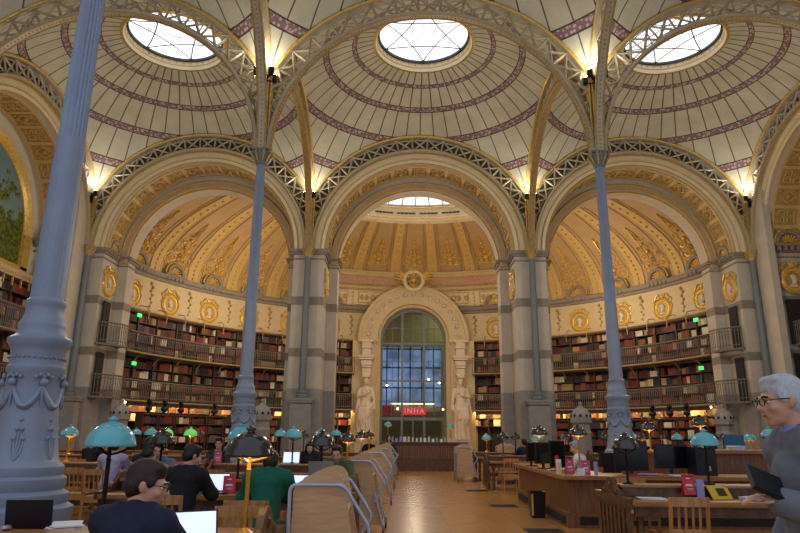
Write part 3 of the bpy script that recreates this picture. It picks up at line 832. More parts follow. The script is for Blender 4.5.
# --- stone portal
YP = 41.1
Fp = lambda r, t, d: (r*cos(t), YP+d, 7.5+r*sin(t))
w = MB()
w.sweep(Fp, [(2.15, .8), (2.15, .42), (2.22, .32), (2.3, .30), (2.34, .06), (2.5, 0), (2.6, -.02), (3.35, -.04), (3.4, -.1), (3.6, -.1), (3.6, 1.2), (2.15, 1.2)], 0, pi, 56)
for s in (-1, 1):
    w.bx(*sorted((s*2.15, s*2.5)), YP+.35, YP+1.3, 0, 7.5); w.bx(*sorted((s*2.4, s*3.95)), YP+.05, YP+1.2, 0, 7.4)
    w.bx(*sorted((s*2.3, s*3.62)), YP-.12, YP+.5, 7.3, 7.5); w.bx(*sorted((s*2.34, s*3.56)), YP-.02, YP+.5, 7.2, 7.3)
struct('wall_portal', w, M['cream'], smooth=25)
m_ = MB()
for i in range(17):
    a = pi*(i+.5)/17; m_.ball(Fp(2.97, a, -.05), .13, 8, 5); m_.tube([Fp(2.97+.2*cos(2*pi*q/12), a+.2/2.97*sin(2*pi*q/12), -.05) for q in range(12)], .03, 5, True)
trim(m_, M['statue'], 60)
# big portal window
wf = MB()
YG = YP+.7
Fg = lambda r, t, d: (r*cos(t), YG+d, 7.4+r*sin(t))
wf.sweep(Fg, [(2.0, 0), (2.17, 0), (2.17, .14), (2.0, .14)], 0, pi, 40)
for s in (-1, 1): wf.bx(*sorted((s*2.0, s*2.17)), YG, YG+.14, 0, 7.4)
for x in (-.72, .72): wf.bx(x-.07, x+.07, YG-.03, YG+.12, 0, 7.4+sqrt(2.05**2-.72**2))
for x in (-1.37, 0, 1.37): wf.bx(x-.022, x+.022, YG, YG+.08, 2.6 if x else 2.6, 7.4+sqrt(2.05**2-x*x))
for z, h in ((7.28, .07), (4.85, .05), (2.45, .10), (3.55, .02), (6.1, .02), (8.3, .02)): wf.bx(-2.05, 2.05, YG-.02, YG+.1, z-h, z+h)
for x in (-.72, .72, 0): wf.bx(x-.04, x+.04, YG, YG+.1, 0, 2.5)
pw = struct('window_7', wf, M['irondark'])
gm, gnt, gb = newmat('portal_glass'); gb.inputs['Base Color'].default_value = (.75, .85, .9, 1); gb.inputs['Roughness'].default_value = .02
gb.inputs['Transmission Weight'].default_value = 1; gb.inputs['IOR'].default_value = 1.02; gb.inputs['Alpha'].default_value = .35
g = MB(); g.bx(-2.0, 2.0, YG+.05, YG+.06, 0, 7.4)
g.prism([(2.0*cos(pi*i/24), 2.0*sin(pi*i/24)) for i in range(25)], lambda a, b, d: (a, YG+.05+d, 7.4+b), .01)
obj('pane', g, gm, pw)
# vestibule beyond the glass
v = MB()
v.add([(-5, 43, 0), (-5, 55, 0), (-5, 55, 11), (-5, 43, 11)], [(0, 1, 2, 3)]); v.add([(5, 43, 0), (5, 55, 0), (5, 55, 11), (5, 43, 11)], [(0, 1, 2, 3)])
v.add([(-5, 43, 11), (5, 43, 11), (5, 55, 11), (-5, 55, 11)], [(0, 1, 2, 3)]); v.add([(-5, 43, 0), (5, 43, 0), (5, 55, 0), (-5, 55, 0)], [(0, 1, 2, 3)])
v.add([(-5, 55.3, 0), (5, 55.3, 0), (5, 55.3, 3.6), (-5, 55.3, 3.6)], [(0, 1, 2, 3)]); v.add([(-5, 55.3, 10.4), (5, 55.3, 10.4), (5, 55.3, 11), (-5, 55.3, 11)], [(0, 1, 2, 3)])
for s in (-1, 1): v.add([(s*4.2, 55.3, 3.6), (s*5, 55.3, 3.6), (s*5, 55.3, 10.4), (s*4.2, 55.3, 10.4)], [(0, 1, 2, 3)]); v.add([(s*2, YG+.2, 0), (s*5, YG+.2, 0), (s*5, YG+.2, 11), (s*2, YG+.2, 11)], [(0, 1, 2, 3)])
struct('wall_vestibule', v, mat('vestibule_plaster', '#9d9468', .8))
v = MB(); v.bx(-5, 5, 48, 48.3, 7.9, 11)
for x in (-4.3, -2.4, 2.4, 4.3): v.bx(x-.18, x+.18, 47.9, 48.3, 0, 8)
v.bx(-5, 5, 47.6, 48.6, 3.1, 3.45)
struct('wall_vestibule_gallery', v, mat('gallery_plaster', '#a3a07c', .8))
# daylit court window at the back of the vestibule
cw = MB()
for i in range(9): cw.bx(-4+i-.05, -4+i+.05, 54.6, 54.8, 3.6, 10.5)
for z in (3.7, 5.3, 7, 8.6, 10.3): cw.bx(-4.2, 4.2, 54.6, 54.8, z-.05, z+.05)
co = struct('window_9', cw, M['irondark'])
bm_, bnt, bb = newmat('evening_sky_glass'); tcn = nd(bnt, 'ShaderNodeTexCoord'); nn = nd(bnt, 'ShaderNodeTexNoise'); nn.inputs['Scale'].default_value = .8; nn.inputs['Detail'].default_value = 6
bnt.links.new(tcn.outputs['Object'], nn.inputs['Vector'])
rr = nd(bnt, 'ShaderNodeValToRGB'); rr.color_ramp.elements[0].position = .35; rr.color_ramp.elements[0].color = lin('#2a4468'); rr.color_ramp.elements[1].position = .7; rr.color_ramp.elements[1].color = lin('#7fa4d8')
bnt.links.new(nn.outputs['Fac'], rr.inputs['Fac']); bnt.links.new(rr.outputs['Color'], bb.inputs['Emission Color']); bb.inputs['Emission Strength'].default_value = .75
g = MB(); Fc = lambda a, b, d: (a, 54.85+d, b)
g.prism([(4.2, 3.6), (4.2, 6.3)]+[(4.2*cos(pi*i/20), 6.3+3.9*sin(pi*i/20)) for i in range(1, 20)]+[(-4.2, 6.3), (-4.2, 3.6)], Fc, .02)
obj('pane', g, bm_, co)
for i, (x, y, z) in enumerate(((-1.8, 46.5, 4.9), (1.2, 46.0, 5.3), (2.2, 45.6, 3.2), (-1.0, 45.2, 3.2), (3.1, 46.4, 3.9), (1.9, 45.1, 5.0), (-2.2, 45.0, 2.0), (2.6, 45.6, 2.1))):
    t = thing('globe_pendant', 'small warm globe light beyond the portal glass', 'light', (x, y, z), 0, 'globe lights in the vestibule')
    b = MB(); b.ball((0, 0, 0), .07, 8, 6); obj('globe', b, M['striplamp'], t); b = MB(); b.bar((0, 0, .06), (0, 0, 11-z), .008); obj('cord', b, M['black'], t)
b = MB(); b.bx(-1.5, 1.7, 47.3, 47.4, 3.6, 3.68); o = obj('light_trough', b, M['inner']); tag(o, 'long warm light trough hanging in the vestibule', 'light')
b = MB(); b.bx(-1.2, -.9, 46.0, 46.1, .2, 2.2); b.bx(-.2, .1, 46.0, 46.1, .2, 2.2)
# red signs behind the glass
t = thing('red_sign', 'red sign with white capitals INHA hanging in the portal window', 'sign', (.08, YG-.15, 2.92))
b = MB(); b.box((0, 0, 0), (1.5, .05, .46)); obj('panel', b, mat('sign_red', '#c8202a', .4, 0, 0, emis=.25, emc='#ff2030'), t)
fc = bpy.data.curves.new('sign_letters', 'FONT'); fc.body = 'INHA'; fc.size = .46; fc.align_x = 'CENTER'; fc.align_y = 'CENTER'; fc.extrude = .012; fc.space_character = 1.25
fc.materials.append(M['white']); f0 = bpy.data.objects.new('tmp', fc); COL.objects.link(f0); bpy.context.view_layer.update(); lm = bpy.data.meshes.new_from_object(f0.evaluated_get(bpy.context.evaluated_depsgraph_get())); bpy.data.objects.remove(f0)
fo = bpy.data.objects.new('sign_letters', lm); COL.objects.link(fo); fo.parent = t; fo.location = (0, -.035, 0); fo.rotation_euler = (pi/2, 0, 0)
b = MB()
for x in (-.6, .6): b.bar((x, 0, .2), (x, 0, 1.9), .008)
obj('hanging_wire', b, M['black'], t)
o = obj('red_banner', MB().box((-1.75, 44.5, 3.1), (.95, .04, .6)), mat('banner_red', '#8e1c24', .5)); tag(o, 'dark red banner behind the glass left of the lettered sign', 'banner')

# --- caryatids on their plinths with consoles above
def caryatid(sx, label):
    t = thing('caryatid_statue', label, 'statue', (sx*3.0, YP-.35, 1.15), 0, 'draped stone caryatids beside the portal')
    b = MB(); H = 3.95/7.6
    # skirt with folds
    def rip(r, z, a): return r*(1+.10*sin(9*a+z*1.2)*(1-z/3.0)+.05*sin(17*a+2*z))
    b.lathe([(.50, 0), (.52, .1), (.47, .6), (.45, 1.2), (.44, 1.7), (.40, 2.1), (.33, 2.35), (.34, 2.5)], 48, (0, 0, 0), rip)
    b.ball((0, 0, 2.75), (.36, .25, .42), 16, 10); b.ball((0, -.02, 3.05), (.40, .22, .2), 16, 10)
    b.ball((-.14, -.2, 2.88), .13); b.ball((.14, -.2, 2.88), .13)
    b.cap((-.38*sx, 0, 3.05), (-.52*sx, -.06, 2.5), .14, .12); b.cap((-.52*sx, -.06, 2.5), (-.56*sx, -.12, 1.95), .11, .08); b.ball((-.56*sx, -.15, 1.85), .09)
    b.cap((.38*sx, 0, 3.05), (.5*sx, -.1, 2.6), .14, .12); b.cap((.5*sx, -.1, 2.6), (.1*sx, -.32, 2.72), .10, .08); b.ball((.02*sx, -.34, 2.74), .08)
    b.cap((0, 0, 3.15), (0, -.02, 3.35), .12, .11)
    b.ball((0, -.02, 3.55), (.17, .2, .24), 16, 12); b.ball((0, .02, 3.62), (.21, .22, .2), 16, 12); b.ball((0, -.21, 3.53), (.03, .05, .05)); b.ball((0, -.16, 3.42), (.09, .07, .07))
    for s in (-1, 1): b.cap((s*.17, .05, 3.5), (s*.15, .05, 3.2), .06, .04)
    # mantle swag across the hips and hanging tail
    for q in range(5):
        b.tube([(-.42, -.12, 2.1-q*.09), (-.15, -.42, 1.75-q*.13), (.2, -.42, 1.8-q*.1), (.45, -.1, 2.25-q*.08)], .075, 8)
    for q in range(4): b.tube([(sx*(.1+.09*q), -.42, 1.9), (sx*(.14+.09*q), -.47, 1.3), (sx*(.05+.09*q), -.42, .85+.15*(q % 2))], [.07, .07, .03], 8)
    b.tube([(.45*sx, -.05, 2.5), (.55*sx, -.05, 1.8), (.5*sx, 0, 1.2), (.46*sx, 0, .6)], [.12, .14, .12, .06], 10)
    b.cap((-.16, -.38, .06), (-.16, -.5, .05), .1, .08); b.cap((.16, -.38, .06), (.16, -.5, .05), .1, .08)
    obj('figure', blend(b, 'figure', M['statue'], .03, 2), None, t)
    p = MB(); p.box((0, 0, -.57), (1.3, .9, 1.1)); p.box((0, 0, -.06), (1.4, 1.0, .12)); p.box((0, 0, -1.1), (1.45, 1.05, .1)); obj('plinth', p, M['stone'], t)
    c = MB(); c.lathe([(.24, 3.78), (.34, 3.84), (.34, 3.95), (.28, 4.0)], 4, a0=pi/4, a1=2*pi+pi/4)
    for (z, wd, h) in ((4.05, .62, .1), (4.25, .5, .3), (4.5, .6, .12), (4.75, .66, .3), (5.0, .9, .12), (5.15, 1.0, .14), (5.45, .56, .4), (5.75, .66, .14), (5.98, .6, .3), (6.15, .8, .14)): c.box((0, .1, z), (wd, wd*.8, h))
    obj('console_block', c, M['statue'], t)
caryatid(-1, 'draped stone caryatid carrying the left side of the portal'); caryatid(1, 'draped stone caryatid carrying the right side of the portal')

# ================================================================== BOOKCASES, BOOKS, GALLERIES
DA = KA/2
SH = {'top': [5.42, 5.92, 6.42, 6.92], 'middle': [3.12, 3.62, 4.12, 4.62], 'lower': [2.02, 2.5]}
books = []   # (centre, size, rz, colour, shelf label)
PAL = ['#6b2f22', '#7d3b26', '#8a5a35', '#4a2a1c', '#b58b5e', '#cdb891', '#d9cfb8', '#2d3a52', '#35463a', '#5a2028', '#9a4a2c', '#c4a070', '#3a2a24', '#a03226', '#6d6a60']
CN = ['russet', 'chestnut', 'tan', 'dark brown', 'buff', 'cream', 'ivory', 'navy', 'dark green', 'maroon', 'orange-brown', 'sand', 'blackish', 'red', 'grey']
PAL = ['#%02x%02x%02x' % tuple(int(int(h[i:i+2], 16)*k_) for i in (1, 3, 5)) for h, k_ in zip(PAL, [.95]*4+[1, 1, 1]+[.85]*8)]
PL = [lin(h) for h in PAL]
def fill(p0, ang, wid, z, hmax, where, depth=.24, rnd=random):
    # books standing along direction ang from p0
    x = .02; d = (cos(ang), sin(ang)); base = rnd.randrange(len(PAL)); run = 0; hh = hmax*.75; th = .05
    while x < wid-.06:
        if run <= 0:
            base = rnd.choice([0, 1, 2, 3, 3, 0, 1, 4, 5, 6, 7, 8, 9, 10, 11, 12, 12, 13, 14]); run = rnd.randint(2, 7); hh = hmax*rnd.uniform(.62, .9); th = rnd.uniform(.045, .085)
            if rnd.random() < .10: x += rnd.uniform(.08, .3); continue
        t = min(th*rnd.uniform(.9, 1.1), wid-.03-x)
        if t < .02: break
        h = hh*rnd.uniform(.97, 1.03)
        c = (p0[0]+d[0]*(x+t/2), p0[1]+d[1]*(x+t/2), z+.012+h/2)
        books.append((c, (t*.93, depth, h), ang, base, where)); x += t; run -= 1
def case_mesh(w_, z0, z1, shelves, d=.42):
    s = MB(); s.bx(-.03, .03, -.02, d, z0, z1)
    s2 = MB()
    for z in shelves: s2.bx(-w_/2+.03, w_/2-.03, .03, d, z-.03, z+.01)
    s2.bx(-w_/2+.03, w_/2-.03, .0, d, z1-.08, z1)
    b = MB(); b.bx(-w_/2+.03, w_/2-.03, d-.02, d, z0, z1-.08)
    return s.mesh('upright', M['shelf']), s2.mesh('shelf', M['shelf']), b.mesh('back_panel', M['dark'])
W_ = AR*DA
CM = {k: case_mesh(W_, {'top': 5.3, 'middle': 3.05, 'lower': 0}[k], {'top': 7.4, 'middle': 5.22, 'lower': 2.95}[k], v) for k, v in SH.items()}
def put_case(ms, t, w_):
    for x in (-w_/2, w_/2): o = obj('upright', ms[0], None, t); o.location = (x, 0, 0)
    obj('shelf', ms[1], None, t); obj('back_panel', ms[2], None, t)
halves = [(s, k) for s in (-1, 1) for k in range(3, 15)]
for s, k in halves:
    a = pi/2-s*(k+.0)*DA
    for tier in ('top', 'middle', 'lower'):
        c = cyl(AR-.02, a, 0)
        lab = 'dark bookcase bay of the %s tier, %s to the %s of the stone portal' % (tier, ORD[k-3], side_nm[s])
        t = thing('bookcase', lab, 'bookcase', c, a-pi/2, 'curved bookcases of the apse')
        put_case(CM[tier], t, W_)
        for zi, z in enumerate(SH[tier]):
            # local x runs tangentially
            ang = a-pi/2; hx = W_/2-.04
            p0 = (c[0]-cos(ang)*hx-sin(ang)*.17, c[1]-sin(ang)*hx+cos(ang)*.17)
            fill(p0, ang, 2*hx, z, .46, 'standing on the %s shelf from below of %s' % (ORD[zi], lab[5:]))
# side wall bookcases below the painting
for s in (-1, 1):
    for i in range(5):
        y = 18.9+1.36+i*1.36-.3
        for tier in ('top', 'middle', 'lower'):
            lab = 'dark bookcase bay of the %s tier on the %s side wall, %s from the corner' % (tier, side_nm[s], ORD[4-i])
            t = thing('bookcase', lab, 'bookcase', (s*16.45, y, 0), -s*pi/2, 'bookcases on the side walls')
            put_case(CM[tier], t, W_)
            for zi, z in enumerate(SH[tier]):
                ang = -s*pi/2; hx = W_/2-.04; cx, cy = s*16.45, y
                p0 = (cx-cos(ang)*hx-sin(ang)*.17, cy-sin(ang)*hx+cos(ang)*.17)
                if s < 0: fill(p0, ang, 2*hx, z, .46, 'standing on the %s shelf from below of %s' % (ORD[zi], lab[5:]))
# galleries: walkway slab, rail, balusters, gilt brackets
def gallery(path, z, label, out, slab=.9, n_b=None, brackets=True):
    """path: list of (x,y) of the outer edge; out: function idx-> inward offset direction"""
    t = thing('gallery_balcony', label, 'balcony', (0, 0, 0), 0, 'iron galleries before the bookcases')
    P = [Vector((x, y, 0)) for x, y in path]; I = [P[i]+out(i)*slab for i in range(len(P))]
    w = MB()
    for i in range(len(P)-1):
        vs = [P[i], P[i+1], I[i+1], I[i]]; w.add([v+Vector((0, 0, z-.08)) for v in vs]+[v+Vector((0, 0, z)) for v in vs], [(3, 2, 1, 0), (4, 5, 6, 7), (0, 1, 5, 4), (2, 3, 7, 6), (1, 2, 6, 5), (3, 0, 4, 7)])
    obj('walkway', w, M['rail'], t)
    h = MB()
    for dz, r in ((.92, .035), (.14, .02), (.78, .016)): h.tube([p+Vector((0, 0, z+dz)) for p in P], r, 5)
    obj('handrail', h, M['rail'], t)
    b = MB(); L = [0]
    for i in range(len(P)-1): L.append(L[-1]+(P[i+1]-P[i]).length)
    nb = int(L[-1]/.13); j = 0
    for k in range(nb+1):
        s = L[-1]*k/nb
        while j < len(P)-2 and L[j+1] < s: j += 1
        p = P[j].lerp(P[j+1], (s-L[j])/(L[j+1]-L[j])); b.bar(p+Vector((0, 0, z)), p+Vector((0, 0, z+.92)), .017, 4)
        b.ball(p+Vector((0, 0, z-.1)), .03, 5, 3)
    obj('baluster_row', b, M['rail'], t)
    if brackets:
        g = MB(); nb = max(2, int(L[-1]/1.36)); j = 0
        for k in range(nb+1):
            s = L[-1]*k/nb
            while j < len(P)-2 and L[j+1] < s: j += 1
            f = (s-L[j])/(L[j+1]-L[j]); p = P[j].lerp(P[j+1], f); q = I[j].lerp(I[j+1], f)
            g.tube([p.lerp(q, .05)+Vector((0, 0, z-.1)), p.lerp(q, .5)+Vector((0, 0, z-.16)), q.lerp(p, .1)+Vector((0, 0, z-.5))], [.03, .035, .03], 5)
        g.tube([p+Vector((0, 0, z-.05)) for p in P], .035, 5)
        obj('gilt_bracket', g, M['goldd'], t)
for zt, nm in ((5.3, 'upper'), (3.0, 'lower')):
    for s in (-1, 1):
        pts = []; 
        azs = [pi/2-s*(PH+.01+(R_(79)-PH-.01)*i/40) for i in range(41)]
        pts = [(14.05*cos(a), AC+14.05*sin(a)) for a in azs]
        dirs = [Vector((cos(a), sin(a), 0)) for a in azs]
        gallery(pts, zt, '%s iron gallery curving along the %s bookcases of the apse' % (nm, side_nm[s]), lambda i: dirs[i], .82)
        # small bowed balcony against the outer jamb
        px_ = []; x0 = s*14.2
        for i in range(11):
            u = i/10; px_.append((x0-s*(.72*sin(pi*min(1, u*1.25)/2*1.0) if u < .8 else .72), YW+.15+1.45*u+.0))
        gallery(px_, zt, '%s small bowed balcony on the jamb of the %s bay' % (nm, side_nm[s]), lambda i: Vector(((x0-px_[i][0]), 0, 0)).normalized() if abs(x0-px_[i][0]) > .01 else Vector((s, 0, 0)), .5, brackets=False)
        gallery([(s*15.75, y) for y in (18.1, 20, 22, 24, 26.45)], zt, '%s iron gallery on the %s side wall' % (nm, side_nm[s]), lambda i: Vector((s, 0, 0)), .68)
        # doorway niche in the jamb
        d_ = MB(); d_.bx(s*14.19-.01, s*14.19+.03, YW+.35, YW+1.0, zt+.0, zt+1.9)
        struct('door_%d' % (3 if zt > 4 else 1) if s < 0 else 'door_%d' % (4 if zt > 4 else 2), d_, M['dark'])
        d_ = MB(); d_.bx(*sorted((s*15.6, s*16.4)), 26.44, 26.5, zt, zt+1.9)
        struct('door_%d' % ((7 if zt > 4 else 5)+(s > 0)), d_, M['dark'])
        o = obj('exit_sign', MB().box((0, 0, 0), (.27, .06, .17)), M['exit'], None, loc=cyl(14.5, pi/2-s*R_(74), zt+1.85 if zt > 4 else zt+1.75), rz=pi/2-s*R_(74)-pi/2)
        tag(o, 'green exit sign over the %s gallery at the %s end of the apse' % (nm, side_nm[s]), 'sign')
    # warm strip lamps below the lower gallery
    if zt < 4:
        for s in (-1, 1):
            azl = [pi/2-s*(PH+.02+(R_(77)-PH-.02)*i/48) for i in range(49)]
            t = thing('strip_light', 'warm strip light in a slim housing under the lower gallery, %s half of the apse' % side_nm[s], 'light')
            b = MB(); b.grid(lambda i, j: cyl(14.14, azl[i], 2.72+.2*j), 48, 1); b.grid(lambda i, j: cyl(14.14+.1*j, azl[i], 2.92), 48, 1); obj('housing', b, M['shelf'], t)
            b = MB(); b.grid(lambda i, j: cyl(14.2, azl[i], 2.8+.08*j), 48, 1); obj('tube', b, M['rowlight'], t)
# gilt hooks along the top edge of the bookcases
g = MB()
for s, k in halves:
    for q in (-.5,):
        a = pi/2-s*(k+q)*DA; g.tube([cyl(14.9, a, 7.75), cyl(14.45, a, 7.66), cyl(14.3, a, 7.45), cyl(14.3, a, 7.0)], .028, 5)
trim(g, M['goldd'])

# low bookcases in front of the lower tier, with bronze busts on top
def bust_mesh():
    b = MB(); b.ball((0, -.02, .52), (.10, .12, .14)); b.cap((0, 0, .3), (0, 0, .42), .07, .06); b.ball((0, 0, .22), (.22, .13, .13)); b.ball((0, .01, .57), (.11, .12, .1)); b.ball((0, -.13, .5), (.02, .03, .03))
    b.lathe([(.1, 0), (.1, .05), (.06, .08), (.06, .14)], 12)
    return blend(b, 'bust', M['black'], .02, 1)
BM = bust_mesh(); bi = 0
lowc = case_mesh(1.3, 0, 2.35, [.1, .55, 1.0, 1.45, 1.9], .38)
for s in (-1, 1):
    for k in range(2, 12):
        a = pi/2-s*(R_(20)+k*R_(5.0)); c = cyl(13.0, a, 0)
        if s > 0 and k < 3: continue
        lab = 'low free-standing bookcase before the galleries, %s on the %s' % (ORD[k-2], side_nm[s])
        t = thing('low_bookcase', lab, 'bookcase', c, a-pi/2, 'low bookcases under the galleries')
        put_case(lowc, t, 1.3)
        for z in (1.0, 1.45, 1.9):
            ang = a-pi/2; hx = .6; p0 = (c[0]-cos(ang)*hx-sin(ang)*.15, c[1]-sin(ang)*hx+cos(ang)*.15); n0 = len(books); fill(p0, ang, 1.2, z, .38, 'standing on the %s shelf from below of %s' % (ORD[int(z/.45)], lab))
        if k % 2 == 1 or k == 10:
            o = obj('bust', BM, None, None, loc=cyl(13.2, a, 2.35), rz=a-pi/2); tag(o, 'dark bronze bust on a low bookcase, %s on the %s side' % (ORD[(k-3)//2 if k % 2 else 4], side_nm[s]), 'bust', 'bronze busts')
cand = []
for i, (c, sz, ang, ci, wh) in enumerate(books):
    q = pxof(*c); 
    ar = 0
    if q and 0 < q[0] < 800 and 0 < q[1] < 533:
        d = Vector((c[0]-CX0, c[1], 0)).normalized(); nrm = Vector((-sin(ang), cos(ang), 0)); ar = sz[0]*sz[2]*abs(d.dot(nrm))/q[2]**2
        vis = (q[0] < 30 or 142 < q[0] < 234 or 252 < q[0] < 286 or 551 < q[0] < 600 or 622 < q[0] < 700) and q[1] < 400
        if not vis: ar *= .01
    cand.append((ar, i))
cand.sort(reverse=True); top300 = set(i for _, i in cand[:290])
def shorten(w):
    w = w.replace('standing on the ', '').replace(' from below of bookcase bay of the ', ' up, ').replace(' from below of low free-standing bookcase before the galleries,', ' up, low bookcase')
    return w.replace(' the stone portal', ' portal').replace(' to the ', ' ').replace(' on the ', ' ').replace(' from the corner', ' from corner').replace('  ', ' ')
rest = MB(); bmats = {}
for ci, h in enumerate(PAL): bmats[ci] = mat('binding_'+CN[ci].replace(' ', '_'), h, .55, 0, .08, 20)
bcache = {}
for i, (c, sz, ang, ci, wh) in enumerate(books):
    if i in top300:
        w_, d_, h_ = [round(v/.01)*.01 for v in sz]; key = (w_, d_, h_, ci)
        if key not in bcache:
            b = MB(); b.box((0, 0, 0), (w_, d_, h_)); b.tube([(0, -d_/2, -h_/2+.004), (0, -d_/2, h_/2-.004)], w_*.48, 6)
            bcache[key] = b.mesh('book', bmats[ci])
        o = bpy.data.objects.new('book', bcache[key]); COL.objects.link(o); o.location = (c[0], c[1], c[2]-(sz[2]-h_)/2); o.rotation_euler = (0, 0, ang)
        tag(o, '%s book, %s' % (CN[ci], shorten(wh)), 'book', 'books: '+wh.replace('standing on the ', ''))
    else:
        rest.box(c, (sz[0], sz[1], sz[2]), ang, PL[ci])
o = obj('shelved_books', rest, M['books']); tag(o, 'rows of leather and cloth bound books filling the galleries', 'books', None, 'stuff')

# landscape painting and gilt frame (left) and its counterpart (right)
for s in (-1, 1):
    Fq = lambda r, t, d: (s*(16.9)-s*d, 22.3+r*cos(t), 9.5+r*sin(t))
    t = thing('lunette_painting', 'arched painting of green trees under a pale sky in a gilt frame' if s < 0 else 'arched painting high on the right side wall', 'painting', (0, 0, 0))
    p = MB(); n = 40; out = [(3.2*cos(pi*i/n), 3.2*sin(pi*i/n)) for i in range(n+1)]+[(-3.2, -1.4), (3.2, -1.4)]
    p.prism(out, lambda a, b, d: (s*(16.88-d), 22.3+a, 9.5+b), .04); obj('canvas', p, M['painting'], t)
    f = MB(); f.sweep(Fq, [(3.15, .02), (3.15, .1), (3.25, .2), (3.35, .12), (3.5, .22), (3.62, .1), (3.62, 0)], 0, pi, 48)
    for q in (-1, 1): f.bx(*sorted((s*16.68, s*16.9)), *sorted((22.3+q*3.15, 22.3+q*3.62)), 8.0, 9.5)
    f.bx(*sorted((s*16.68, s*16.9)), 22.3-3.62, 22.3+3.62, 7.75, 8.12)
    obj('gilt_frame', f, M['gold'], t, 40)
    c = MB(); c.bx(*sorted((s*16.2, s*17)), 18.1, 26.5, 7.42, 7.75); trim(c, M['tan'])
    c = MB(); c.bx(*sorted((s*16.17, s*16.25)), 18.1, 26.5, 7.5, 7.6)
    for i in range(14): c.box((s*16.2, 18.5+.58*i, 7.25), (.06, .05, .4))
    trim(c, M['goldd'])
# domed stone stove posts
def stove(x, y, label):
    t = thing('stove_post', label, 'stove', (x, y, 0), 0, 'stone stove posts with pierced domes')
    b = MB(); b.lathe([(.42, 0), (.42, .3), (.36, .36), (.34, 1.5), (.36, 1.6), (.32, 1.7), (.32, 1.9), (.4, 1.96), (.4, 2.04)], 8); obj('post', b, M['stonebase'], t)
    b = MB(); b.lathe([(.36, 2.04), (.37, 2.12), (.33, 2.3), (.24, 2.44), (.12, 2.5), (.06, 2.54), (.05, 2.6)], 20); b.ball((0, 0, 2.64), .07)
    obj('pierced_dome', b, M['stonebase'], t, 40)
    for k in range(10): a = 2*pi*k/10; b = MB(); b.ball((.35*cos(a), .35*sin(a), 2.2), (.05, .05, .06), 6, 4); obj('piercing', b, M['dark'], t)
for x, y, nm in ((-5.95, 24, 'left of the middle arch'), (5.85, 24, 'right of the middle arch'), (-11.6, 25, 'in the left bay'), (11.6, 25, 'in the right bay')):
    stove(x, y, 'grey stone stove post with pierced dome '+nm)
# ================================================================== FURNITURE
TH = .77
def scroll(mb, F, c, r, s): mb.tube([F(*p) for p in spiral(c[0], c[1], r, 1.4, s, -1.57)], .02, 5)
def table(x0, x1, yc, label, group='long oak reading tables', ends=True, sh=.12):
    L = x1-x0; t = thing('reading_table', label, 'table', ((x0+x1)/2, yc, 0), 0, group); h = L/2; D = .68
    a = MB(); a.bx(-h, h, -D, D, TH-.045, TH); a.bx(-h+.02, h-.02, -D+.02, D-.02, TH-.06, TH-.045); obj('tabletop', a, M['wood'], t)
    a = MB(); a.bx(-h+.05, h-.05, -D+.09, -D+.12, TH-.17, TH-.06); a.bx(-h+.05, h-.05, D-.12, D-.09, TH-.17, TH-.06); a.bx(-h+.3, h-.3, -.04, .04, .12, .22); obj('apron', a, M['wooddk'], t)
    a = MB(); a.bx(-h+.06, h-.06, -.16, .16, TH, TH+sh); obj('spine_box', a, M['wooddk'], t)
    a = MB(); a.bx(-h+.04, h-.04, -.19, .19, TH+sh, TH+sh+.025); obj('spine_shelf', a, M['wood'], t)
    leg = MB(); leg.lathe([(.05, 0), (.055, .04), (.035, .08), (.05, .16), (.03, .2), (.045, .3), (.05, .45), (.032, .52), (.045, .56), (.045, .72)], 12)
    lm = leg.mesh('turned_leg', M['wooddk'], 40)
    for x in [-h+.12, h-.12]+([0] if L > 4.5 else []):
        for y in (-D+.14, D-.14):
            o = obj('turned_leg', lm, None, t); o.location = (x, y, 0)
    if ends:
        for s in (-1, 1):
            a = MB(); a.bx(*sorted((s*(h-.01), s*(h+.03))), -D+.1, D-.1, .12, TH-.05); a.bx(*sorted((s*(h-.02), s*(h+.05))), -D+.02, D-.02, TH-.06, TH+.03); a.bx(*sorted((s*(h-.02), s*(h+.05))), -D+.1, D-.1, .06, .16)
            for q in range(-3, 4): a.bx(*sorted((s*(h+.02), s*(h+.045))), q*.15-.03, q*.15+.03, .2, TH-.1)
            pr = [(-.34, TH+.02), (-.34, TH+.06), (-.27, TH+.1), (-.2, TH+.11), (-.12, TH+.19), (-.05, TH+.23), (.05, TH+.23), (.12, TH+.19), (.2, TH+.11), (.27, TH+.1), (.34, TH+.06), (.34, TH+.02)]
            a.prism(pr, lambda p, q, d: (s*(h-.01)+s*d, p, q), .05); a.ball((s*(h+.03), 0, TH+.13), (.03, .05, .05), 10, 6)
            for q in (-1, 1): a.ball((s*(h+.03), q*.22, TH+.06), (.03, .04, .04), 8, 5)
            obj('carved_end', a, M['wooddk'], t)
    return t
def shade_mesh(R):
    b = MB(); H = R*.98
    pr = [(R*1.0, 0), (R*1.02, .006)]+[(R*cos(pi/2*i/12), H*sin(pi/2*i/12)) for i in range(1, 12)]+[(R*.06, H)]
    b.lathe(pr, 32, cap=False); b.lathe([(r*.96, z-.004) for r, z in pr], 32, cap=False); return b
def fin(R):
    H = R*.98; b = MB(); b.lathe([(.028, H-.008), (.026, H+.006), (.038, H+.014), (.038, H+.024), (.016, H+.034), (.01, H+.042)], 16); return b
LR = .172
SHM = {c: shade_mesh(LR).mesh('shade', M[c], 50) for c in ('teal', 'bronze', 'greenlit')}
FINM = {c: fin(LR).mesh('finial', M[c], 40) for c in ('teal', 'bronze', 'greenlit')}
def lamp_stem(h, m):
    b = MB(); b.lathe([(.07, 0), (.07, .012), (.04, .03), (.016, .05), (.016, h-.1), (.02, h-.09), (.014, h-.08), (.014, h+.05)], 12); return b.mesh('stem', m, 40)
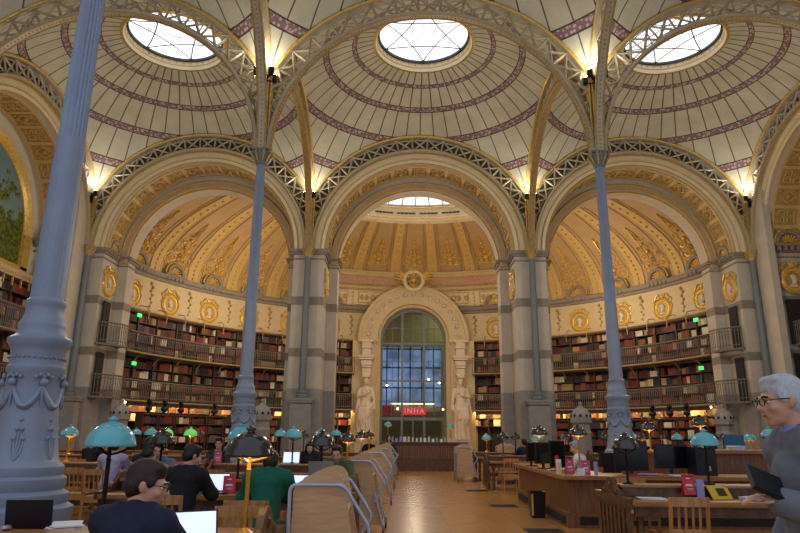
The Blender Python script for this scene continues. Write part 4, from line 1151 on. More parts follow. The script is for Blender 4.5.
def yoke(m, dz):
    b = MB()
    for k in range(3):
        a = 2*pi*k/3+.4; b.tube([(0, 0, -dz), (.06*cos(a), .06*sin(a), -dz*.75), (.12*cos(a), .12*sin(a), -dz*.3), (.168*cos(a), .168*sin(a), .004)], .008, 5)
    return b.mesh('yoke', m, 40)
YM = {True: yoke(M['brass'], .035), False: yoke(M['black'], .06)}
glow = MB(); glow.lathe([(.001, .03), (.12, .03), (.15, .012)], 20, cap=False); GM = glow.mesh('glow_disc', M['inner'])
STM = {}
nlit = [0]
def lamp(x, y, z, top, color, label, lit=False, group='domed desk lamps', light=True):
    t = thing('desk_lamp', label, 'lamp', (x, y, z), 0, group); h = top-z-LR*.98-.042
    k = (round(h, 2), lit)
    if k not in STM: STM[k] = lamp_stem(h, M['brass'] if lit else M['black'])
    obj('stem', STM[k], None, t)
    o = obj('yoke', YM[lit], None, t); o.location = (0, 0, h)
    o = obj('shade', SHM[color], None, t); o.location = (0, 0, h); obj('finial', FINM[color], None, o)
    if lit:
        o = obj('glow_disc', GM, None, t); o.location = (0, 0, h)
        if light and y < 19:
            ld = bpy.data.lights.new('bulb', 'POINT'); ld.energy = 2.2; ld.color = (1, .8, .5); ld.shadow_soft_size = .03
            lo = bpy.data.objects.new('bulb', ld); COL.objects.link(lo); lo.parent = t; lo.location = (0, 0, h-.03)
    return t
def chair_meshes():
    fr = {}
    a = MB(); a.bx(-.21, .21, -.2, .21, .43, .46); fr['seat'] = (a, 'woodlt')
    a = MB(); a.tube([(-.2, -.2, 0), (-.195, -.2, .45), (-.19, -.27, .88)], .02, 6); fr['leg'] = (a, 'woodlt')
    a = MB(); a.tube([(.2, -.2, 0), (.195, -.2, .45), (.19, -.27, .88)], .02, 6); fr['leg.r'] = (a, 'woodlt')
    for s, n in ((-1, 'leg.f'), (1, 'leg.g')):
        a = MB(); a.tube([(s*.19, .18, 0), (s*.19, .18, .44)], .02, 6); fr[n] = (a, 'woodlt')
    a = MB(); a.box((0, -.266, .845), (.42, .022, .09)); fr['top_rail'] = (a, 'woodlt')
    a = MB(); a.box((0, -.232, .55), (.38, .02, .05)); fr['lower_rail'] = (a, 'woodlt')
    for i, x in enumerate((-.11, -.037, .037, .11)): a = MB(); a.tube([(x, -.225, .56), (x, -.262, .82)], .014, 4); fr['back_slat.%d' % i] = (a, 'woodlt')
    a = MB(); a.bx(-.19, .19, .17, .19, .36, .43); a.bx(-.19, .19, -.21, -.19, .36, .43); a.bar((-.19, -.19, .2), (-.19, .18, .2), .012); a.bar((.19, -.19, .2), (.19, .18, .2), .012); a.bar((-.19, 0, .2), (.19, 0, .2), .012)
    fr['stretcher'] = (a, 'woodlt')
    return {k: v[0].mesh(k.split('.')[0], M[v[1]]) for k, v in fr.items()}
CHM = chair_meshes()
def chair(x, y, rz, label, group='slat-back wooden chairs'):
    t = thing('wooden_chair', label, 'chair', (x, y, 0), rz, group)
    for k, me in CHM.items(): obj(k.split('.')[0], me, None, t)
    return t
def laptop(x, y, z, rz, label, lit=True, lid='silver', ang=105):
    t = thing('laptop', label, 'laptop', (x, y, z), rz, 'laptops')       # faces -Y: user sits at -Y
    b = MB(); b.bx(-.165, .165, -.11, .11, .0, .016); obj('base', b, M[lid], t)
    k = MB(); k.bx(-.14, .14, -.03, .08, .016, .018); obj('keyboard', k, M['plastic'], t)
    a = R_(ang-90); s = MB(); mt = Matrix.Translation((0, .11, .016)) @ Matrix.Rotation(-a, 4, 'X')
    s.box((0, .0, .11), (.33, .008, .22), M4=mt); ld_ = obj('lid', s, M[lid], t)
    s = MB(); s.box((0, -.005, .112), (.305, .003, .195), M4=mt); obj('screen', s, M['screen' if lit else 'screenoff'], ld_)
    return t
def card(x, y, z, rz, label, m='red', hgt=.21):
    t = thing('tent_card', label, 'card', (x, y, z), rz, 'folded cards on the tables')
    b = MB(); mt = Matrix.Rotation(R_(-10), 4, 'X'); b.box((0, 0, hgt/2), (.15, .004, hgt), M4=mt)
    m2 = Matrix.Translation((0, .072, 0)) @ Matrix.Rotation(R_(10), 4, 'X'); b.box((0, 0, hgt/2), (.15, .004, hgt), M4=m2)
    obj('sheet', b, M[m], t)
    w = MB()
    w.box((0, -.0035, hgt*.8), (.05, .001, .01), M4=mt)
    for i, ww in enumerate((.08, .09)): w.box((0, -.0035, hgt*(.5-.06*i)), (ww, .001, .009), M4=mt)
    w.box((.01, -.0035, hgt*.3), (.08, .001, .004), M4=mt); w.box((.01, -.0035, hgt*.24), (.06, .001, .004), M4=mt)
    obj('printed_lines', w, M['white'], t); return t
def papers(x, y, z, rz, label, n=4, m='white'):
    t = MB()
    for i in range(n): t.box((random.uniform(-.02, .02), random.uniform(-.02, .02), .003+i*.005), (.21, .3, .004), random.uniform(-.25, .25))
    o = obj('paper_stack', t, M[m], None, loc=(x, y, z), rz=rz); return tag(o, label, 'papers')

# ---- reading tables and their lamps
ROWS = [4.7, 8.7, 12.9, 17.1, 21.3]
rown = ['front', 'second', 'third', 'fourth', 'farthest']
for i, y in enumerate(ROWS):
    table(-4.45, -1.42 if i else -1.78, y, 'reading table in the %s row, between the left columns and the line of book carts' % rown[i], sh=.12 if i else .02)
for i, y in list(enumerate(ROWS))[1:]:
    table(-13.4, -4.62 if y == 12.9 else -5.75, y, 'long reading table in the %s row, beyond the left columns' % rown[i])
table(1.85, 6.6, 8.4, 'reading table with carved crested end in front of the librarian desk')
table(1.7, 4.4, 19.3, 'dark reading table behind the librarian desk beside the aisle'); table(1.75, 4.4, 22.9, 'farthest dark reading table right of the aisle')
for i, y in enumerate((19.3, 22.9)): table(5.75, 13.2, y, 'long reading table %s the right column' % ('just past' if i == 0 else 'farther back beyond'))
ST = TH+.145
cols = {'front': [(-2.9, 'teal', 1.61, 0), (-1.9, 'bronze', 1.55, 1)],
        'second': [(-3.98, 'bronze', 1.56, 0), (-2.95, 'teal', 1.62, 0), (-1.86, 'bronze', 1.55, 0)],
        'third': [(-3.95, 'bronze', 1.56, 1), (-2.93, 'teal', 1.63, 0), (-1.86, 'bronze', 1.56, 1)],
        'fourth': [(-3.95, 'teal', 1.63, 0), (-2.9, 'teal', 1.63, 0), (-1.83, 'bronze', 1.6, 1)],
        'farthest': [(-3.95, 'bronze', 1.6, 0), (-2.9, 'teal', 1.65, 0), (-1.83, 'bronze', 1.62, 1)]}
cw_ = {'teal': 'teal enamelled', 'bronze': 'dark bronze', 'greenlit': 'glowing green'}
for i, y in enumerate(ROWS):
    for j, (x, c, top, lit) in enumerate(cols[rown[i]]):
        ST = TH+.145 if i else TH+.045
        pos = 'nearest the aisle' if j == len(cols[rown[i]])-1 else ('at the column end' if j == 0 else 'in the middle')
        lamp(x, y, ST, top, c, '%s dome lamp, %s table left of the carts, %s' % (cw_[c], rown[i], pos), bool(lit))
seq = ['bronze', 'teal', 'greenlit', 'bronze', 'teal', 'bronze', 'greenlit']
for i, y in list(enumerate(ROWS))[1:]:
    for j in range(7):
        x = -6.3-1.04*j
        q = pxof(x, y, 1.6)
        if not q or q[0] < -12: continue
        c = seq[(j*2+i*3) % 7]; lit = (j+i) % 3 == 0
        lamp(x, y, ST, 1.63 if c != 'bronze' else 1.57, c, '%s lamp beyond the left columns, %s row, %s from the column' % (cw_[c], rown[i], ORD[j]), lit or c == 'greenlit')
lamp(2.05, 8.4, ST, 1.55, 'bronze', 'dark bronze dome lamp over the carved table end at right'); lamp(3.07, 8.4, ST, 1.60, 'teal', 'teal dome lamp standing before the librarian monitors')
lamp(4.15, 8.4, ST, 1.46, 'bronze', 'dark bronze dome lamp partly behind the passing man')
for i, y in enumerate((19.3, 22.9)):
    for j, x in enumerate((2.2, 3.2, 4.05)):
        lamp(x, y, ST, 1.55 if (i+j) % 2 else 1.6, ['bronze', 'teal', 'bronze', 'teal'][i+j], '%s lamp, %s dark table right of the aisle, %s along' % (cw_[['bronze', 'teal', 'bronze', 'teal'][i+j]], ['nearer', 'farthest'][i], ORD[j]), (i+j) % 3 == 1)
    for j in range(7):
        x = 6.3+1.04*j; c = seq[(j+i*2) % 2]
        lamp(x, y, ST, 1.62, c, '%s dome lamp past the right column, %s row, %s from the column' % (cw_[c], ['nearer', 'farther'][i], ORD[j]), (j+i) % 3 == 0)

# ---- chairs (those with sitters are placed with the people)
k = 0
for (x, y, rz, lab) in [(-2.25, 6.5, 0, 'slat-back chair under the green jumper, behind the lit brass lamp'), (-3.2, 6.95, 0, 'slat-back chair of the sitter in the black jacket'), (-5.87, 11.3, 0, 'chair under the sitter in the pale lilac shirt'), (-2.23, 3.25, .35, 'chair of the bespectacled man, mostly below the frame'),
                        (-2.2, 5.5, pi, 'empty slat-back chair with only its top rail showing, right of the lit laptop'),
                        (2.16, 7.2, 0, 'slat-back chair drawn up to the table with the red card'), (3.4, 7.2, .3, 'chair half hidden by the passing man'), (2.6, 9.6, pi, 'chair on the far side of the crested table'),
                        (2.15, 17.9, 0, 'wooden chair at the dark table beside the librarian desk'), (3.2, 17.9, 0, 'second chair at the nearer dark table, partly behind the desk'), (2.6, 21.6, 0, 'chair at the farthest dark table right of the aisle'),
                        (-4.0, 11.5, 0, 'chair near the left column at the third table'), (-3.0, 11.5, 0, 'chair in the middle of the third table'), (-2.0, 11.5, 0, 'chair at the aisle end of the third table')]:
    chair(x, y, rz, lab)
for i, y in list(enumerate(ROWS))[1:]:
    for j in range(6):
        x = -6.5-1.1*j; q = pxof(x, y, 1)
        if not q or q[0] < 0 or i == 1 and j > 0: continue
        chair(x, y-1.15, 0, 'light wooden chair beyond the left columns, %s row, %s from the column' % (rown[i], ORD[j]))
        if i > 2: chair(x, y+1.15, pi, 'light wooden chair facing the room beyond the left columns, %s row, %s from the column' % (rown[i], ORD[j]))

# ---- book carts: beech bodies, bent blue-grey tube hoops at both ends
def cart_meshes():
    P = {}
    Wd, Ln = .25, .42
    prof = [(-Wd, .16), (-Wd, 1.04), (-Wd+.03, 1.1), (-Wd+.1, 1.14), (-.06, 1.18), (.04, 1.205), (.11, 1.19), (.155, 1.14), (.175, 1.06), (.34, .16)]
    for s in (-1, 1):
        a = MB(); a.prism(prof, lambda x, z, d: (x, s*Ln-s*d, z), .022); P['end_panel' + ('.r' if s > 0 else '')] = (a, 'cart')
    a = MB()
    a.bx(-.02, .0, -Ln+.03, Ln-.03, .2, 1.1)
    for z in (.25, .55, .85): a.bx(-.24, .2, -Ln+.03, Ln-.03, z, z+.02)
    P['shelf'] = (a, 'cart')
    for s in (-1, 1):
        y = s*(Ln+.05)
        pts = [(-.27, y, .1), (-.27, y, .5), (-.27, y, 1.09), (.17, y, 1.09), (.40, y, .74), (.22, y, .48)]
        # rounded corners
        q = [Vector(pts[0])]
        for i in range(1, len(pts)-1):
            A, B, C_ = Vector(pts[i-1]), Vector(pts[i]), Vector(pts[i+1]); r = min(.06, (A-B).length*.4, (C_-B).length*.4)
            p0 = B+(A-B).normalized()*r; p1 = B+(C_-B).normalized()*r
            for u in range(5): w = u/4; q.append(p0*(1-w)**2+B*2*w*(1-w)+p1*w*w)
        q.append(Vector(pts[-1]))
        a = MB(); a.tube(q, .0155, 10); a.bar((-.27, y, .35), (-.2, s*Ln, .35), .01, 6); a.tube([(.24, y, .62), (.30, y, .4), (.38, y, .1)], .0155, 8); a.bar((.31, y, .35), (.3, s*Ln, .35), .01, 6); P['tube_hoop' + ('.r' if s > 0 else '')] = (a, 'tube')
    a = MB(); a.tube([(0, 0, .17), (0, 0, .1)], .018, 8); a.box((0, 0, .085), (.035, .05, .05))
    P['fork'] = (a, 'steel')
    r = {k: v[0].mesh(k.split('.')[0], M[v[1]], 40) for k, v in P.items()}
    w = MB(); w.tube([(-.014, 0, 0), (.014, 0, 0)], .05, 16); r['_w'] = w.mesh('castor_wheel', M['plastic'], 40)
    return r, Ln
CTM, CLn = cart_meshes()
def cart(x, y, rz, label, group='book carts'):
    t = thing('book_cart', label, 'cart', (x, y, 0), rz, group)
    for k, me in CTM.items():
        if k == 'fork': continue
        if k == '_w':
            for a in (-.27, .38):
                for b in (-CLn-.05, CLn+.05): fk = obj('castor_fork', CTM['fork'], None, t); fk.location = (a, b, 0); o = obj('wheel', me, None, fk); o.location = (0, 0, .05)
        else: obj(k.split('.')[0], me, None, t)
for i, (x, y, a) in enumerate([(-1.47, 5.95, .03), (-1.44, 10.7, -.02), (-1.4, 15.2, .02), (-1.36, 19.3, -.02), (-1.3, 23.0, .0), (-1.28, 25.6, .02)]):
    cart(x, y, a, ['nearest beech book cart with blue tube hoops, cut by the bottom edge', 'second beech book cart of the line beside the aisle', 'third book cart of the line beside the aisle', 'fourth book cart of the line beside the aisle', 'fifth book cart, near the end of the line', 'last book cart of the line, closest to the portal desk'][i])
cart(1.33, 22.2, .02, 'lone book cart on the right of the aisle by the portal desk'); cart(3.2, 25.0, .1, 'book cart beyond the dark tables, left of its twin'); cart(4.2, 24.9, -.1, 'book cart beyond the dark tables, right of its twin')

# ---- counter before the portal
t = thing('service_counter', 'dark panelled wooden counter across the aisle below the portal', 'counter', (.22, 28.3, 0))
b = MB(); b.bx(-1.65, 1.65, -.3, .3, .42, 1.12); b.bx(-1.75, 1.75, -.42, .4, 0, .2); b.bx(-1.7, 1.7, -.36, .35, .2, .45); b.bx(-1.72, 1.72, -.34, .32, 1.06, 1.12); obj('body', b, M['wooddk'], t)
b = MB()
for i in range(34): b.bx(-1.6+i*.097-.03, -1.6+i*.097+.03, -.33, -.3, .5, 1.04)
obj('fluted_front', b, M['woodred'], t)
b = MB(); b.bx(-1.85, 1.85, -.42, .42, 1.12, 1.18); obj('countertop', b, M['wooddk'], t)
for i in range(16):
    x = -1.15+.175*i; w_ = random.uniform(.06, .14); h_ = random.uniform(.12, .26)
    o = obj('leaflet', MB().box((0, 0, h_/2), (w_, .03, h_)), M[random.choice(['white', 'white', 'creamlt', 'lav', 'silver'])], None, loc=(x, 28.2+.1*(i % 2), 1.18), rz=random.uniform(-.2, .2))
    tag(o, 'small upright leaflet on the portal counter, %s' % ('%s from its left end' % ORD[i] if i < 13 else '%s from its right end' % ORD[15-i]), 'leaflet', 'leaflets on the portal counter')
lamp(-1.35, 28.3, 1.18, 2.05, 'teal', 'teal dome lamp on the left end of the portal counter', True, light=False); lamp(1.35, 28.3, 1.18, 2.0, 'teal', 'teal dome lamp on the right end of the portal counter', True, light=False)

# ---- librarian desk
t = thing('librarian_desk', 'broad wooden librarian desk with ventilated plinth', 'desk', (0, 0, 0))
b = MB(); b.bx(2.05, 9.5, 11.4, 12.1, .1, .78); b.bx(2.05, 2.75, 12.1, 16.0, .1, .78); obj('body', b, M['woodred'], t)
b = MB(); b.bx(2.0, 9.6, 11.35, 12.1, 0, .24); b.bx(2.0, 2.7, 12.1, 16.0, 0, .24); obj('plinth', b, M['woodred'], t)
b = MB(); b.bx(2.2, 9.4, 11.34, 11.36, .05, .18); b.bx(1.98, 2.01, 11.5, 15.8, .05, .18); obj('vent_grille', b, M['dark'], t)
b = MB(); b.bx(1.9, 9.7, 11.2, 12.2, .78, .84); b.bx(1.9, 2.9, 12.2, 16.1, .78, .84); obj('desktop', b, M['wood'], t)
t = thing('raised_counter', 'raised wooden panel counter behind the monitors', 'counter', (0, 0, 0))
b = MB(); b.bx(5.05, 9.6, 12.7, 13.3, 0, 1.19); obj('body', b, M['woodred'], t)
b = MB(); b.bx(4.98, 9.7, 12.6, 13.4, 1.19, 1.25); obj('countertop', b, M['wood'], t)
t = thing('low_cabinet', 'plain wooden cabinet seen between the dark lamp and monitor', 'cabinet', (0, 0, 0))
b = MB(); b.bx(4.1, 5.3, 14.2, 14.8, 0, 1.14); obj('body', b, M['woodred'], t); b = MB(); b.bx(4.05, 5.35, 14.15, 14.85, 1.14, 1.18); obj('cabinet_top', b, M['wood'], t)
lamp(5.2, 13.1, 1.25, 1.93, 'bronze', 'tall bronze lamp glowing over the raised counter', True)
lamp(7.0, 13.0, 1.25, 1.83, 'bronze', 'lamp with white-lit shade behind the passing man', True)
lamp(7.15, 14.15, 1.24, 1.72, 'teal', 'teal lamp just right of the blue divider screen')
lamp(2.15, 14.0, .84, 1.72, 'bronze', 'bronze dome lamp with lit brass stem behind the desk monitors', True)
lamp(2.68, 12.9, .84, 1.72, 'bronze', 'bronze dome lamp with lit yoke right above the librarian', True)
lamp(4.7, 14.5, 1.18, 1.86, 'bronze', 'small bronze lamp with lit yoke on the plain cabinet', True)
def monitor(x, y, z, rz, label, w_=.5, h_=.32, stand=.12, m='screenoff'):
    t = thing('monitor', label, 'monitor', (x, y, z), rz, 'flat monitors')
    b = MB(); b.box((0, 0, stand+h_/2), (w_, .045, h_)); cs_ = obj('casing', b, M['plastic'], t)
    b = MB(); b.box((0, -.025, stand+h_/2), (w_-.04, .004, h_-.04)); obj('screen', b, M[m], cs_)
    b = MB(); b.box((0, .03, stand/2+.05), (.05, .03, stand+.1)); b.box((0, .02, .008), (.24, .18, .016)); obj('stand', b, M['plastic'], t)
monitor(4.08, 11.95, .84, .12, 'wide black monitor right of the centre of the librarian desk', .62, .42, .1)
monitor(3.3, 11.8, .84, .1, 'black monitor back behind the bronze lamp', .62, .5, .06)
monitor(2.1, 14.6, .84, .9, 'turned black monitor on the left wing of the desk', .5, .4, .1); monitor(2.12, 13.5, .84, .6, 'black monitor beside the turned one on the left wing', .5, .42, .1); monitor(2.2, 12.7, .84, .5, 'nearest black monitor on the left wing of the desk', .36, .5, .06)
t = thing('computer_tower', 'black computer tower under the teal lamp', 'computer', (4.55, 11.8, .84)); b = MB(); b.box((0, 0, .24), (.36, .4, .48)); obj('case', b, M['plastic'], t); b = MB(); b.box((.05, -.205, .12), (.03, .01, .08)); obj('badge', b, M['silver'], t)
t = thing('office_chair', 'dark office chair left of the bronze lamp', 'chair', (3.35, 13.7, 0), .4)
b = MB(); b.box((0, 0, .48), (.5, .5, .08)); obj('seat', b, M['plastic'], t); b = MB(); b.box((0, -.25, .85), (.5, .06, .62)); obj('backrest', b, M['plastic'], t); b = MB(); b.bar((0, 0, .05), (0, 0, .46), .03, 8)
for q in range(5): b.bar((0, 0, .08), (.28*cos(q*1.257), .28*sin(q*1.257), .03), .02, 5)
obj('pedestal', b, M['plastic'], t)
card(2.43, 11.6, .84, -.1, 'red folded card standing on the desk below the librarian', 'pinkcard', .24); card(2.2, 11.75, .84, .15, 'pink leaflet leaning beside the first red card on the desk', 'pinkcard', .26)
for i, (x, y, m_, w_, h_) in enumerate([(2.6, 11.6, 'lav', .05, .22), (2.3, 11.45, 'white', .12, .11), (2.05, 12.0, 'white', .08, .24), (2.08, 12.25, 'red', .05, .3), (1.98, 11.7, 'creamlt', .1, .2)]):
    o = obj('brochure', MB().box((0, 0, h_/2), (w_, .05, h_)), M[m_], None, loc=(x, y, .84), rz=.2*i); tag(o, '%s brochure upright at the corner of the librarian desk' % ['lavender', 'low white', 'tall white', 'red', 'cream'][i], 'brochure')
for i, (x, m_, n) in enumerate([(3.45, 'lav', 5), (3.3, 'red', 3), (4.0, 'white', 3), (2.2, 'white', 2)]): papers(x, 11.5 if i < 3 else 12.9, .84, 1.4, ['lavender papers stacked behind the bronze lamp', 'reddish folders beside the lavender papers', 'white papers before the wide monitor', 'white sheets on the left wing of the desk'][i], n, m_)
papers(5.75, 12.9, 1.25, 1.2, 'thick white folder on the raised counter', 16)
o = obj('divider_screen', MB().box((0, 0, .15), (.42, .04, .3)), M['navy'], None, loc=(6.3, 14.0, 1.24)); tag(o, 'blue panel standing behind the raised counter', 'screen')
t = thing('side_cabinet', 'wooden cabinet carrying the blue panel', 'cabinet', (6.8, 14.1, 0)); obj('body', MB().box((0, 0, .62), (2.0, .5, 1.24)), M['woodred'], t)
# waste bin
t = thing('waste_bin', 'black waste bin with a yellow strip beside the librarian desk', 'bin', (1.78, 12.75, 0)); b = MB(); b.lathe([(.17, 0), (.2, .45), (.21, .47), (.19, .46), (.16, .02)], 4, a0=pi/4, a1=2*pi+pi/4); obj('bin_body', b, M['plastic'], t); b = MB(); b.box((-.115, -.16, .24), (.03, .02, .38)); obj('yellow_strip', b, M['yellow'], t)
for i, (x, y) in enumerate([(1.33, 18.5), (1.45, 14.7), (1.52, 11.0)]):
    b = MB(); b.box((0, 0, .003), (.62, .5, .006)); 
    for q in range(8): b.box((0, -.21+.06*q, .007), (.56, .02, .004))
    o = obj('floor_grille', b, M['vent'], None, loc=(x, y, 0)); tag(o, 'dark floor grille set in the parquet, %s' % ['farthest of three', 'middle of three', 'closest to the desk corner'][i], 'grille', 'floor grilles')
# things on the right front table
card(2.7, 8.12, ST-.1+.0, .1, 'red card standing beside the chair back on the right table', 'red', .24)
t = thing('yellow_booklet', 'yellow booklet leaning open on the right table', 'book', (3.08, 8.1, TH), .25); b = MB(); mt = Matrix.Rotation(R_(-35), 4, 'X'); b.box((0, 0, .09), (.28, .012, .18), M4=mt); obj('cover', b, M['yellow'], t); b = MB(); b.box((.02, -.01, .09), (.12, .004, .1), M4=mt); obj('cover_picture', b, M['vent'], t)
papers(3.42, 8.0, TH, .6, 'crumpled white and lavender papers by the yellow booklet', 7); papers(2.2, 8.05, TH, 1.3, 'white sheets behind the carved table end', 3)
o = obj('white_folder', MB().box((0, 0, .11), (.1, .02, .22)), M['lav'], None, loc=(2.84, 8.16, TH), rz=.2); tag(o, 'pale folder standing just behind the red card', 'folder')
# things on the left tables
laptop(-2.12, 4.32, TH, .5, 'open laptop with bright screen before the bespectacled man', True, 'plastic')
laptop(-3.6, 5.15, TH, pi+.12, 'closed-angle black laptop seen from behind at the lower left', False, 'plastic', 100)
papers(-3.38, 5.16, TH, .5, 'sheaf of white papers behind the black laptop', 10); o = obj('mouse', MB().ball((0, 0, .018), (.03, .05, .018)), M['silver'], None, 50, loc=(-3.62, 4.82, TH+.045)); tag(o, 'small grey mouse at the edge before the black laptop', 'mouse')
laptop(-3.12, 8.25, TH, .1, 'bright laptop screen before the sitter in the black jacket', True, 'plastic'); laptop(-2.13, 8.15, TH, -.15, 'lit laptop beside the sitter in green', True, 'plastic')
laptop(-1.86, 8.83, ST+.0, pi, 'silver laptop seen from behind under the bronze lamp', False, 'silver'); laptop(-2.95, 12.78, ST, 0, 'twin bright laptop screen behind the teal lamp on the third table', True, 'silver')
card(-2.95, 8.3, TH, .15, 'red card on the second table left of the green jumper', 'red'); card(-3.75, 8.68, ST, .1, 'pink card at left on the second table beneath the bronze lamp', 'pinkcard'); card(-4.38, 12.85, ST, 0, 'pink card on the third table before the spectacled reader', 'pinkcard', .24)
papers(-2.7, 8.3, TH, .3, 'white papers on the second table by the red card', 4); papers(-1.6, 12.6, TH, .4, 'white sheets at the aisle end of the third table', 6); papers(-3.4, 12.3, TH, .9, 'open white pages on the third table', 3)

# ================================================================== PEOPLE
SKIN = mat('skin', '#c99a7d', .5, 0, .04, 6); SKIN2 = mat('skin_warm', '#b58467', .5, 0, .04, 6)
def cloth(nm, h, r=.85): return mat(nm, h, r, 0, .1, 18, .15)
HAIRC = {'brown': mat('brown_hair', '#2a1c14', .5, 0, .25, 60), 'black': mat('black_hair', '#14100e', .45, 0, .2, 60), 'grey': mat('grey_hair', '#8d9096', .6, 0, .2, 60), 'white': mat('white_hair', '#b4b8bf', .6, 0, .15, 60)}
EYEW = mat('eye_white', '#dcd8d0', .3, 0, 0); EYED = mat('eye_dark', '#1c1410', .2, 0, 0); GLS = mat('spectacle_frame', '#1a1412', .3, .3, 0); LIP = mat('lips', '#a5685a', .5, 0, 0)
def headmat(pos, yaw, pitch=0, roll=0): return Matrix.Translation(pos) @ Matrix.Rotation(yaw, 4, 'Z') @ Matrix.Rotation(pitch, 4, 'X') @ Matrix.Rotation(roll, 4, 'Y')
def head_parts(H, age=0):
    b = MB()
    def bl(c, r, n=16): 
        m_ = MB(); m_.ball(c, r, n, 12); b.add([H @ Vector(p) for p in m_.v], m_.f)
    def cp(a, c, ra, rb): 
        m_ = MB(); m_.cap(a, c, ra, rb, 10); b.add([H @ Vector(p) for p in m_.v], m_.f)
    bl((0, -.018, .035), (.075, .095, .085)); bl((0, .018, -.02), (.064, .076, .09)); bl((0, .03, -.078), (.046, .052, .034)); bl((0, .06, -.098), (.022, .022, .016))
    cp((0, .088, .012), (0, .112, -.022), .009, .013); bl((-.011, .1, -.027), .009); bl((.011, .1, -.027), .009)
    cp((-.045, .076, .026), (-.012, .092, .022), .010, .010); cp((.045, .076, .026), (.012, .092, .022), .010, .010)
    bl((-.038, .058, -.025), (.026, .03, .024)); bl((.038, .058, -.025), (.026, .03, .024))
    bl((0, .09, -.052), (.024, .010, .006)); bl((0, .088, -.062), (.022, .011, .007))
    for s in (-1, 1):
        bl((s*.074, -.012, -.005), (.010, .022, .032)); bl((s*.083, -.018, .004), (.007, .018, .024))
    return b
def person(label, loc, rz, J, top, skin=SKIN, hair='brown', hairstyle='short', yaw=0, pitch=0, vox=.012, glasses=False, trouser='#1c1e26', face=True, collar=None, sleeve_end=.96, topname='jacket', fingers=True, shell=.012):
    """J: joint dictionary in local space facing +Y"""
    t = thing('person', label, 'person', loc, rz)
    H = headmat(J['head'], yaw, pitch)
    b = head_parts(H)
    nb, ch, pv = Vector(J['neck']), Vector(J['chest']), Vector(J['pelvis'])
    b.cap(nb-Vector((0, 0, .03)), H @ Vector((0, -.03, -.06)), .056, .052)
    b.ball(ch, (.155, .105, .16)); b.ball(pv, (.155, .12, .12)); b.cap(ch, pv, .115, .12); b.cap(Vector(J['shL']), Vector(J['shR']), .06, .06)
    for s in 'LR':
        sh, el, wr = (Vector(J[q+s]) for q in ('sh', 'el', 'wr'))
        b.cap(sh, el, .052, .041); b.cap(el, wr, .041, .028)
        hp, kn, an = (Vector(J[q+s]) for q in ('hp', 'kn', 'an')); b.cap(hp, kn, .085, .058); b.cap(kn, an, .056, .038)
        d = (wr-el).normalized(); fwd = Vector(J.get('foot', (0, 1, 0))); b.cap(an+Vector((0, 0, -.04)), an+fwd*.16+Vector((0, 0, -.05)), .04, .03)
        hd = Vector(J.get('hand'+s, d)).normalized(); side = hd.cross(Vector((0, 0, 1))).normalized()*(1 if s == 'L' else -1)
        if side.length < .1: side = Vector((1, 0, 0))
        up = side.cross(hd).normalized(); 
        if up.z < 0: up = -up
        c = wr+hd*.05
        b.cap(wr, wr+hd*.04, .027, .03)
        for q in range(4): b.cap(wr+hd*.03+side*(-.012+.008*q), wr+hd*.085+side*(-.028+.019*q), .013, .0125, 8)
        curl = J.get('curl', .5)
        for q in range(4):
            L = (.030, .036, .034, .026)[q]*1.05; p = wr+hd*.088+side*(-.03+.0195*q); dr = hd.copy(); r = .0088
            for sg in range(3):
                dr = (dr-up*curl*.55).normalized(); p2 = p+dr*L*(1, .75, .55)[sg]; b.cap(p, p2, r, r*.93, 8); p = p2; r *= .93
        tb = wr+hd*.03-side*.028; t1 = tb+(hd*.7-side*.7-up*.3).normalized()*.035; t2 = t1+(hd*.9-side*.1-up*.4).normalized()*.03; b.cap(tb, t1, .013, .0105, 8); b.cap(t1, t2, .0105, .009, 8)
    me = blend(b, 'body', skin, min(vox, .009) if fingers else vox, 2)
    obj('body', me, None, t)
    # clothes
    g = MB(); gr = shell
    g.ball(ch, (.165+gr, .12+gr, .165)); g.ball(ch+Vector((0, -.02, .06)), (.16+gr, .10+gr, .11)); g.ball(pv+Vector((0, 0, .03)), (.17+gr, .13+gr, .12)); g.cap(ch, pv+Vector((0, 0, .02)), .13+gr, .135+gr)
    g.cap(Vector(J['shL']), Vector(J['shR']), .072+gr, .072+gr); g.cap(nb-Vector((0, .01, .05)), nb+Vector((0, -.012, .0)), .075+gr, .058+gr*.5)
    mL = (Vector(J['shL'])+nb)/2; mR = (Vector(J['shR'])+nb)/2; g.ball(mL, .066+gr); g.ball(mR, .066+gr)
    for s in 'LR':
        sh, el, wr = (Vector(J[q+s]) for q in ('sh', 'el', 'wr')); e2 = el.lerp(wr, sleeve_end)
        g.ball(sh, .07+gr); g.cap(sh, el, .062+gr, .052+gr); g.cap(el, e2, .052+gr, .038+gr)
        # wrinkles at the elbow
        for q in (-1, 0, 1): g.ball(el+(wr-el).normalized()*.03*q, .056+gr*1.1-.002*q)
    obj(topname, blend(g, topname, top, max(vox, .012), 3), None, t)
    g = MB()
    g.ball(pv, (.17, .135, .12))
    for s in 'LR':
        hp, kn, an = (Vector(J[q+s]) for q in ('hp', 'kn', 'an')); g.cap(hp, kn, .10, .074); g.cap(kn, an.lerp(kn, .1), .074, .058)
    obj('trousers', blend(g, 'trousers', cloth('trouser_cloth', trouser), .018, 2), None, t)
    g = MB(); fwd = Vector(J.get('foot', (0, 1, 0)))
    for s in 'LR': an = Vector(J['an'+s]); g.cap(an+Vector((0, 0, -.045))-fwd*.03, an+fwd*.17+Vector((0, 0, -.055)), .045, .035)
    obj('shoe_pair', blend(g, 'shoe_pair', M['plastic'], .015, 1), None, t)
    # hair
    h = MB()
    def hb(c, r): 
        m_ = MB(); m_.ball(c, r, 16, 12); h.add([H @ Vector(p) for p in m_.v], m_.f)
    hb((0, -.03, .048), (.083, .098, .086)); hb((0, -.05, .0), (.08, .075, .075))
